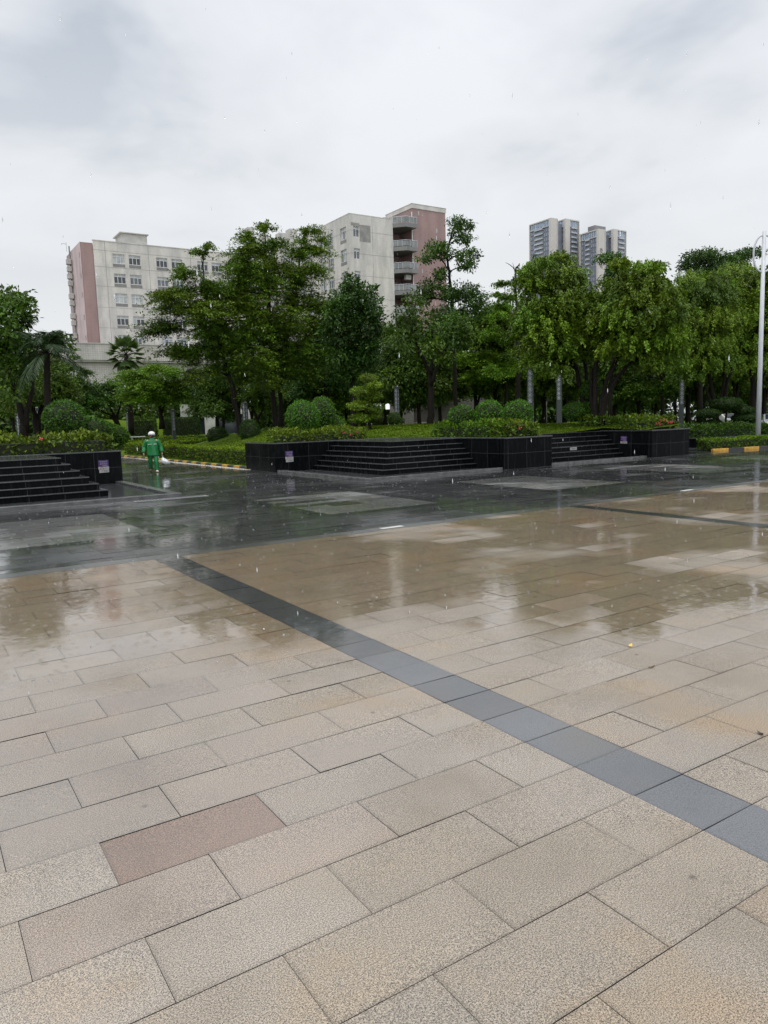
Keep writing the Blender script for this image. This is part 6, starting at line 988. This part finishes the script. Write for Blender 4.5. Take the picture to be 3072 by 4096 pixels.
# ---------------------------------------------------------------- warning notices
M_PURP = plain('purple_notice', (.035, .01, .085), .45); M_PALE = plain('pale_notice', (.3, .3, .295), .45); M_INK = plain('notice_ink', (.03, .025, .03), .5); M_LILAC = plain('lilac_ink', (.3, .26, .4), .5); M_REDK = plain('dark_red_ink', (.2, .03, .03), .5)
def notice(loc, rz, label, lower=True):
    r = thing('warning_notice', label, 'notice', (0, 0, 0), 0, 'purple warning notices on the granite planters'); w_ = .178
    m = MB(); m.obox((0, 0, 0), (w_, 0, 0), (0, .003, 0), (0, 0, .115)); m.build('purple_panel', M_PURP, r, bevel=.003)
    text_mesh('lettering', '有电危险', .066, M_LILAC, r, (.005, -.0045, .055), (1, 0, 0), (0, 0, 1)); text_mesh('lettering', '请勿戏水', .066, M_LILAC, r, (.008, -.0045, -.02), (1, 0, 0), (0, 0, 1))
    m = MB(); m.box(-.03, -.0055, -.083, .13, -.0035, -.068); m.build('small_print', M_LILAC, r)
    zb = -.162; m = MB(); m.obox((.004, -.001, zb), (w_, 0, 0), (0, .003, 0), (0, 0, .046)); m.build('white_panel', M_PALE, r, bevel=.003)
    def tri(s, d, mt, nm): q = MB(); q.poly([(-.055-s, -d, -.195+(.076-s)*.35), (-.055+s, -d, -.195+(.076-s)*.35), (-.055, -d, -.195+(.076-s)*.35+s*1.5)]); q.build(nm, mt, r)
    tri(.076, .0055, M_REDK, 'warning_triangle'); tri(.052, .0065, M_PALE, 'triangle_face')
    m = MB(); m.poly([(-.05, -.0075, -.128), (-.066, -.0075, -.158), (-.055, -.0075, -.158), (-.062, -.0075, -.184), (-.042, -.0075, -.148), (-.053, -.0075, -.148), (-.042, -.0075, -.128)]); m.build('lightning_mark', M_INK, r)
    m = MB(); m.obox((.065, -.005, zb-.003), (.012, 0, 0), (0, .001, 0), (0, 0, .011)); m.obox((.115, -.005, zb), (.032, 0, 0), (0, .001, 0), (0, 0, .006)); m.build('emblem', M_INK, r)
    if lower:
        zc = -.268; m = MB(); m.obox((.012, -.002, zc), (w_*.93, 0, .004), (0, .003, 0), (0, 0, .055)); m.build('lower_panel', M_PALE, r, bevel=.003)
        m = MB(); m.poly([(-.1, -.006, zc-.035), (-.06, -.006, zc), (-.09, -.006, zc+.025), (-.03, -.006, zc+.01)])
        for k in range(4): m.obox((.0+.042*k, -.006, zc+.018), (.013, 0, 0), (0, .001, 0), (0, 0, .009))
        m.obox((.06, -.006, zc-.015), (.062, 0, 0), (0, .001, 0), (0, 0, .005)); m.build('printed_marks', M_INK, r)
    r.location = loc; r.rotation_euler = (0, 0, rz)
notice((5.82, 27.095, .73), 0, 'purple and white electrical warning notice on the left-hand planter wall, above the pool rim')
notice((12.92, 26.995, .70), 0, 'purple and white electrical warning notice left of the corner steps')
notice((26.345, 21.55, .79), -math.pi/2, 'purple notice with a single white panel, below the red-flowered hedge', False)
m = MB(); m.obox((23.7, 21.6+TR*2-.02, RISE*2.5), (.2, 0, 0), (0, .003, 0), (0, 0, .06)); 
pq = m.build('small_plate', M_PALE); tag(pq, 'small pale plate stuck on a riser of the straight steps', 'plate')
m = MB(); m.obox((23.7-.08, 21.6+TR*2-.0245, RISE*2.5), (.02, 0, 0), (0, .001, 0), (0, 0, .03)); m.obox((23.7+.04, 21.6+TR*2-.0245, RISE*2.5), (.07, 0, 0), (0, .001, 0), (0, 0, .009)); m.build('printed_mark', M_INK, pq)
# ---------------------------------------------------------------- person in green rainwear
M_SKIN = plain('skin', (.42, .25, .18), .5, var=.05); M_GREEN = plain('wet_green_rainwear', (.006, .155, .038), .32, var=.22, vs=7); M_HELM = plain('white_helmet_shell', (.66, .66, .7), .2, var=.03)
M_MASK = plain('dark_face_mask', (.03, .03, .033), .6); M_REDST = plain('red_face_cover', (.42, .03, .06), .6); M_REFL = plain('pale_reflective_tape', (.5, .62, .5), .4); M_SHOE = plain('grey_shoe', (.06, .06, .06), .5); M_SOLE = plain('pale_shoe', (.6, .55, .52), .5)
def person_body(root, joints, bones, radii, mat, name):
    me = bpy.data.meshes.new(name); o = bpy.data.objects.new(name, me); C.objects.link(o); o.parent = root
    keys = list(joints); me.from_pydata([joints[k] for k in keys], [(keys.index(a), keys.index(b)) for a, b in bones], [])
    sk = o.modifiers.new('skin', 'SKIN'); sk.use_smooth_shade = True
    for i, k in enumerate(keys):
        r = radii[k]; me.skin_vertices[0].data[i].radius = r if isinstance(r, tuple) else (r, r)
        me.skin_vertices[0].data[i].use_root = (k == 'pelvis')
    ss = o.modifiers.new('smooth', 'SUBSURF'); ss.levels = ss.render_levels = 2; me.materials.append(mat); return o
pe = thing('person', 'person in green rainwear and white helmet walking towards the plaza with a plastic bag', 'person', (0, 0, 0))
# local frame: faces -Y, x to the picture's right (the person's left)
J = {'pelvis': (0, 0, .90), 'waist': (0, .0, 1.06), 'chest': (0, -.01, 1.26), 'neck0': (0, -.01, 1.41), 'neck': (0, -.02, 1.48), 'head0': (0, -.03, 1.56), 'head': (0, -.025, 1.63), 'crown': (0, -.015, 1.70)}
Rr = {'pelvis': (.13, .10), 'waist': (.125, .09), 'chest': (.15, .1), 'neck0': .07, 'neck': .052, 'head0': (.066, .08), 'head': (.076, .09), 'crown': (.06, .07)}
Bn = [('pelvis', 'waist'), ('waist', 'chest'), ('chest', 'neck0'), ('neck0', 'neck'), ('neck', 'head0'), ('head0', 'head'), ('head', 'crown')]
def limb(names, pts, rad, frm):
    prev = frm
    for n_, p, r in zip(names, pts, rad): J[n_] = p; Rr[n_] = r; Bn.append((prev, n_)); prev = n_
SH = {}
for s_, tg in ((-1, 'a'), (1, 'b')):
    hip = (s_*.095, 0, .86)
    if s_ < 0: knee, ank, toe = (s_*.115, .03, .49), (s_*.12, .20, .14), (s_*.13, .08, .05)      # trailing leg, heel lifted
    else: knee, ank, toe = (s_*.10, -.10, .47), (s_*.105, -.10, .09), (s_*.125, -.25, .035)    # leading leg planted
    limb(['hip'+tg, 'knee'+tg, 'ankle'+tg, 'foot'+tg, 'toe'+tg], [hip, knee, ank, tuple((a+b)/2 for a, b in zip(ank, toe)), toe], [.085, .06, .042, .042, .032], 'pelvis')
    sh = (s_*.19, 0, 1.38); el = (s_*.30, .05 if s_ < 0 else .02, 1.10); wr = (s_*.345, -.04 if s_ < 0 else -.05, .86); ha = (wr[0]+s_*.005, wr[1]-.01, wr[2]-.075)
    limb(['sh'+tg, 'el'+tg, 'wr'+tg, 'palm'+tg], [sh, el, wr, ha], [.06, .043, .028, (.038, .02)], 'chest'); SH[tg] = (sh, el, wr, ha, hip, knee, ank, toe)
    for f, (off, ln) in enumerate(((-.03, .066), (-.01, .075), (.01, .07), (.029, .055))):
        b = (ha[0]-s_*.004, ha[1]+off, ha[2]-.035); m_ = (b[0]-s_*.012, b[1], b[2]-ln*.5); t_ = (b[0]-s_*(.035 if s_ > 0 else .022), b[1], b[2]-ln*(.55 if s_ > 0 else .85))
        limb([f'f{f}{tg}0', f'f{f}{tg}1', f'f{f}{tg}2'], [b, m_, t_], [.0095, .009, .0075], 'palm'+tg)
    limb([f'th{tg}0', f'th{tg}1'], [(ha[0]-s_*.012, ha[1]-.042, ha[2]-.005), (ha[0]-s_*.026, ha[1]-.05, ha[2]-.04)], [.0105, .0085], 'palm'+tg)
J['nose'] = (0, -.125, 1.615); Rr['nose'] = .012; Bn.append(('head', 'nose'))
for s_ in (-1, 1): J[f'ear{s_}'] = (s_*.085, 0, 1.61); Rr[f'ear{s_}'] = (.012, .02); Bn.append(('head', f'ear{s_}'))
person_body(pe, J, Bn, Rr, M_SKIN, 'body')
def ell(c, rx, ry, n=18, ph=0, fold=0, sh=0):
    return [(c[0]+rx*(1+fold*math.sin(5*t+ph)+fold*.6*math.sin(9*t+ph*2))*math.cos(t), c[1]+ry*(1+fold*math.sin(5*t+ph))*math.sin(t), c[2]+sh*math.sin(3*t+ph)) for t in [2*math.pi*k/n for k in range(n)]]
def seg_rings(pts, rad, n=14, fold=.0):
    P = [Vector(p) for p in pts]; out = []
    for i, p in enumerate(P):
        d = (P[min(i+1, len(P)-1)]-P[max(0, i-1)]).normalized(); a = Vector((1, 0, 0)); a = (a-d*a.dot(d)).normalized(); b = d.cross(a); r = rad[i]*(1+fold*(1 if i % 2 else -1))
        out.append([p+r*(math.cos(t)*a+math.sin(t)*b)*(1+fold*.6*math.sin(3*t+i*1.7)) for t in [2*math.pi*k/n for k in range(n)]])
    return out
def inter(a, b, ts): return [tuple(a[i]+(b[i]-a[i])*t for i in range(3)) for t in ts]
m = MB(); rg = []
for z, rx, ry, f in ((.70, .232, .165, .05), (.76, .228, .16, .045), (.86, .222, .155, .04), (.96, .218, .15, .03), (1.06, .214, .148, .03), (1.16, .214, .145, .025), (1.26, .212, .14, .015), (1.33, .205, .13, .01), (1.385, .175, .112, 0), (1.425, .115, .092, 0), (1.455, .088, .085, 0), (1.50, .092, .092, 0)): rg.append(ell((0, -.01, z), rx, ry, 24, z*9, f, .006))
m.rings(rg)
for tg in 'ab':
    sh, el, wr, ha = SH[tg][:4]; s_ = -1 if tg == 'a' else 1
    pts = [(s_*.13, 0, 1.37), sh] + inter(sh, el, (.25, .5, .75, .95)) + inter(el, wr, (.08, .25, .45, .65, .85, 1.0))
    m.rings(seg_rings(pts, [.085, .092, .088, .085, .083, .082, .082, .08, .077, .075, .07, .068], 14, .05))
m.build('jacket', M_GREEN, pe, True)
m = MB()
for tg in 'ab':
    hip, knee, ank = SH[tg][4:7]; pts = [(hip[0]*.9, 0, .97), hip]+inter(hip, knee, (.3, .6, .9))+inter(knee, ank, (.1, .35, .6, .85, 1.0))
    m.rings(seg_rings(pts, [.11, .115, .108, .098, .09, .088, .084, .083, .084, .082], 14, .035))
m.build('trousers', M_GREEN, pe, True)
m = MB(); hc = (0, -.02, 1.645)
rg = [[(hc[0]+.134*math.sin(p)*math.cos(t), hc[1]+.15*math.sin(p)*math.sin(t), hc[2]+.125*math.cos(p)-(.03 if p > 1.75 and math.sin(t) > -.2 else 0)) for t in [2*math.pi*k/22 for k in range(22)]] for p in [.02+1.83*i/10 for i in range(11)]]
m.rings(rg); m.build('helmet', M_HELM, pe, True)
m = MB(); m.rings([ell((0, -.055, z), rx, ry, 16) for z, rx, ry in ((1.50, .055, .05), (1.53, .075, .075), (1.57, .082, .088), (1.598, .08, .09))]); m.build('face_mask', M_MASK, pe, True)
m = MB(); m.poly([(-.075, -.118, 1.628), (.02, -.157, 1.632), (.0, -.158, 1.575), (-.02, -.152, 1.535), (-.06, -.128, 1.55)]); m.build('red_face_cover', M_REDST, pe)
for s_ in (-1, 1):
    m = MB(); m.lathe([(.011*math.sin(q), -.011*math.cos(q)) for q in [math.pi*(i+.05)/6.1 for i in range(7)]], (s_*.033, -.108, 1.625), 10); m.build('eye', M_MASK, pe, True)
for x0, x1 in ((-.165, -.03), (.035, .165)):
    m = MB(); m.obox(((x0+x1)/2, -.158+.02*abs(x0+x1), 1.215), ((x1-x0)/2, 0.012*(1 if x0 > 0 else -1), 0), (0, .004, 0), (0, 0, .012)); m.build('chest_tape', M_REFL, pe)
for tg, mt in (('a', M_SHOE), ('b', M_SOLE)):
    ank, toe = SH[tg][6], SH[tg][7]; m = MB()
    a, t_ = Vector(ank), Vector(toe); d = (t_-a); h_ = a+Vector((0, .05, -.035)) - Vector((0, 0, 0))
    m.rings(seg_rings([h_+Vector((0, .02, 0)), h_, h_+(t_-h_)*.35, h_+(t_-h_)*.7, t_+Vector((0, -.02, 0)), t_+Vector((0, -.05, -.005))], [.03, .045, .05, .047, .043, .024], 12)); m.build('shoe', mt, pe, True)
FY = math.atan2(9.0, 32.2)
pe.location = (9.0, 32.25, .012); pe.rotation_euler = (0, 0, -FY); pe.scale = (1.1, 1.1, .985)
bag = thing('plastic_bag', 'white translucent plastic bag with green produce hanging from the hand of the person in green', 'bag', (0, 0, 0)); wrb = SH['b'][3]
m = MB(); hx, hy, hz_ = wrb[0]+.0, wrb[1], wrb[2]-.065
rg = []
for z, r, o_ in ((-.10, .02, .0), (-.16, .05, .02), (-.22, .10, .05), (-.29, .125, .08), (-.36, .12, .10), (-.41, .06, .11)): rg.append([(hx+o_+r*1.25*(1+.12*math.sin(4*t+z*30))*math.cos(t), hy+r*(1+.1*math.sin(3*t))*math.sin(t), hz_+z+.02*math.sin(3*t+z*20)) for t in [2*math.pi*k/16 for k in range(16)]])
m.rings(rg); mt = Mat('thin_white_plastic'); mt.set(Base_Color=(.7, .73, .76), Roughness=.3, Transmission_Weight=.25, Alpha=.88); m.build('sack', mt.m, bag, True)
m = MB(); m.tube([(hx, hy, hz_-.11), (hx-.01, hy+.015, hz_-.02), (hx-.012, hy, hz_+.035)], [.012, .006, .006], 6); m.tube([(hx, hy, hz_-.11), (hx+.012, hy-.015, hz_-.02), (hx-.008, hy, hz_+.035)], [.012, .006, .006], 6); m.build('handle', mt.m, bag)
m = MB(); m.lathe([(.0, -.05), (.06, -.035), (.085, 0), (.06, .035), (0, .05)], (hx+.04, hy-.02, hz_-.385), 12); m.build('produce', plain('green_produce', (.05, .13, .02), .5), bag, True)
bag.location = pe.location; bag.rotation_euler = pe.rotation_euler; bag.scale = pe.scale
# distant walker under an umbrella
uw = thing('person', 'tiny distant person in white under a blue umbrella between the trunks', 'person', (78.0, 76.4, .0))
m = MB(); m.rings([ell((78.0, 76.4, z), rx, ry, 12) for z, rx, ry in ((.02, .09, .1), (.45, .14, .12), (.85, .2, .15), (1.1, .18, .13), (1.35, .23, .14), (1.45, .1, .09), (1.5, .06, .06), (1.56, .09, .1), (1.64, .1, .11), (1.72, .06, .07))]); m.build('body', plain('pale_clothes', (.5, .5, .52), .7), uw, True)
um = thing('umbrella', 'blue umbrella over the tiny distant walker', 'umbrella', (78.0, 76.4, 1.4))
m = MB(); m.rings([[(78.0+r*math.cos(2*math.pi*k/16), 76.4+r*math.sin(2*math.pi*k/16), z) for k in range(16)] for r, z in ((.62, 1.85), (.5, 2.05), (.3, 2.18), (.02, 2.25))], False); m.build('canopy', plain('blue_umbrella_cloth', (.2, .3, .55), .5), um, True)
m = MB(); m.tube([(78, 76.4, 1.2), (78, 76.4, 2.24)], .015, 6); m.build('shaft', M_GREY, um)

# ---------------------------------------------------------------- cars beyond the right-hand trees
def car(label, paint, loc, rz):
    r = thing('car', label, 'car', (0, 0, 0), 0, 'cars parked beyond the trees on the right'); prof = [(-2.2, .35), (-2.25, .7), (-2.1, .95), (-1.5, 1.02), (-.9, 1.42), (.6, 1.45), (1.25, 1.05), (2.1, .9), (2.25, .6), (2.2, .32)]
    m = MB(); rg = []
    for y, k in ((-.85, .93), (-.78, 1), (0, 1.01), (.78, 1), (.85, .93)): rg.append([(x*k, y*(1-.12*max(0, z-1)), .3+(z-.3)*k) for x, z in prof])
    m.rings(rg); m.build('body', paint, r, bevel=.04)
    gl = M_GL[0]
    for s_ in (-1, 1):
        m = MB(); m.poly([(-1.3, s_*.83, 1.05), (-.85, s_*.8, 1.36), (.5, s_*.8, 1.38), (1.05, s_*.83, 1.06)][::s_]); m.build('side_window', gl, r)
    m = MB(); m.poly([(1.27, -.7, 1.08), (1.27, .7, 1.08), (.66, .66, 1.44), (.66, -.66, 1.44)]); m.build('windscreen', gl, r)
    for x in (-1.4, 1.4):
        for s_ in (-1, 1):
            m = MB(); m.tube([(x, s_*.62, .31), (x, s_*.86, .31)], .31, 18); wq = m.build('wheel', M_RUBBER, r, True); m = MB(); m.tube([(x, s_*.861, .31), (x, s_*.875, .31)], .19, 12); m.build('rim', M_CONC, wq)
    for s_ in (-.62, .62): m = MB(); m.obox((2.2, s_, .68), (.04, 0, 0), (0, .2, 0), (0, 0, .07)); m.build('headlight', M_WHITE, r)
    m = MB(); m.obox((2.25, 0, .55), (.02, 0, 0), (0, .42, 0), (0, 0, .09)); m.build('grille', M_RUBBER, r)
    r.location = loc; r.rotation_euler = (0, 0, rz)
car('silver car with a dark front beside the lamp post at the right edge', plain('silver_car_paint', (.42, .43, .46), .25, coat=.5), (56.5, 32.0, 0), math.radians(215))
car('white car half hidden behind the pad-shaped topiary', plain('white_car_paint', (.4, .4, .4), .25, coat=.5), (66.0, 42.3, 0), math.radians(255))

# ---------------------------------------------------------------- small things lying on the paving
def flat(name, x, y, l, w_, a, mat, label, cat, h_=.006):
    m = MB(); m.obox((x, y, h_/2+.003), (math.cos(a)*l/2, math.sin(a)*l/2, 0), (-math.sin(a)*w_/2, math.cos(a)*w_/2, 0), (0, 0, h_/2)); tag(m.build(name, mat, bevel=min(h_*.4, .002)), label, cat)
flat('floor_plate', 7.3, 11.12, .48, .13, .02, M_CONC, 'white plate set in the grey border course, nearer the camera', 'floor plate')
flat('floor_plate', 15.95, 11.13, .42, .12, .02, M_CONC, 'smaller-looking white plate set in the border course further right', 'floor plate')
def bent(name, x, y, l, w_, a, mat, label, cat):
    n = 6; V = []; F = []
    for i in range(n+1):
        t = i/n-.5; ww = w_*(1-(2*t)**2)*.5+.001; z = .006+.012*abs(t)**1.5*2
        for s_ in (-1, 1): V.append((x+math.cos(a)*l*t-math.sin(a)*ww*s_, y+math.sin(a)*l*t+math.cos(a)*ww*s_, z+.004*s_))
    F = [(2*i, 2*i+2, 2*i+3, 2*i+1) for i in range(n)]; tag(np_mesh(name, np.array(V), np.array(F), mat, smooth=True), label, cat)
bent('leaf', *LEAF[0], .07, .024, .3, plain('yellow_leaf', (.62, .42, .06), .4), 'single yellow leaf lying on a wet beige slab', 'leaf')
flat('butt', *LEAF[1], .065, .014, .1, plain('brown_butt', (.22, .17, .12), .7), 'pale brown cigarette butt on the beige paving right of the dark strip', 'cigarette butt', .012)
bent('leaf', *LEAF[2], .05, .03, 1.2, plain('dark_leaf', (.05, .035, .025), .5), 'small dark leaf scrap at the right edge of the beige paving', 'leaf')
# ---------------------------------------------------------------- rain: drops in the air and small splashes on the paving
def drops(n):
    V = np.zeros((n*6, 3)); F = np.zeros((n*8, 3), int); base = np.array([(1,0,0),(0,1,0),(-1,0,0),(0,-1,0),(0,0,2.2),(0,0,-1.6)]); q = np.array([(0,1,4),(1,2,4),(2,3,4),(3,0,4),(1,0,5),(2,1,5),(3,2,5),(0,3,5)])
    for k in range(n):
        d = 1.6*math.exp(random.uniform(0, 2.6)); a = YAW+random.uniform(-.52, .52); e_ = random.uniform(-.32, .48)
        p = np.array((d*math.sin(a), d*math.cos(a), 1.95+d*math.tan(e_))); p[2] = max(.05, p[2]); r = random.uniform(.001, .0018)*(1+.07*d)
        V[6*k:6*k+6] = p+base*np.array((r, r, r*2.4)); F[8*k:8*k+8] = q+6*k
    mt = Mat('rain_water'); mt.set(Base_Color=(.9, .93, .95), Roughness=.05, Transmission_Weight=.6, IOR=1.33)
    return np_mesh('rain', V, F, mt.m, smooth=True)
tag(drops(220), 'falling rain drops in the air over the plaza', 'rain', kind='stuff')
def splashes(n):
    V = []; F = []
    for k in range(n):
        while True:
            Y = random.uniform(5, 26); X = random.uniform(0, 30)
            if -.12 < math.atan2(X, Y) < 1.1 and not (X > 12.3 and Y > 20.2) and not (X < 6.5 and Y > 20.4): break
        R = random.uniform(.003, .0075)*(1+.04*Y); h_ = random.uniform(.002, .009)*(1+.03*Y); b = len(V); nn = 8
        for j in range(nn):
            t = 2*math.pi*j/nn; f = random.uniform(.5, 1.3)
            V += [(X+R*math.cos(t), Y+R*math.sin(t), .002), (X+R*1.35*math.cos(t), Y+R*1.35*math.sin(t), .002+h_*f)]
        for j in range(nn): j2 = (j+1) % nn; F.append((b+2*j, b+2*j2, b+2*j2+1, b+2*j+1))
    mt = Mat('splash_water'); mt.set(Base_Color=(.42, .44, .46), Roughness=.15, Transmission_Weight=.6, IOR=1.33)
    return np_mesh('rain_splashes', np.array(V), np.array(F), mt.m)
tag(splashes(950), 'tiny splash crowns where rain hits the wet paving', 'splashes', kind='stuff')
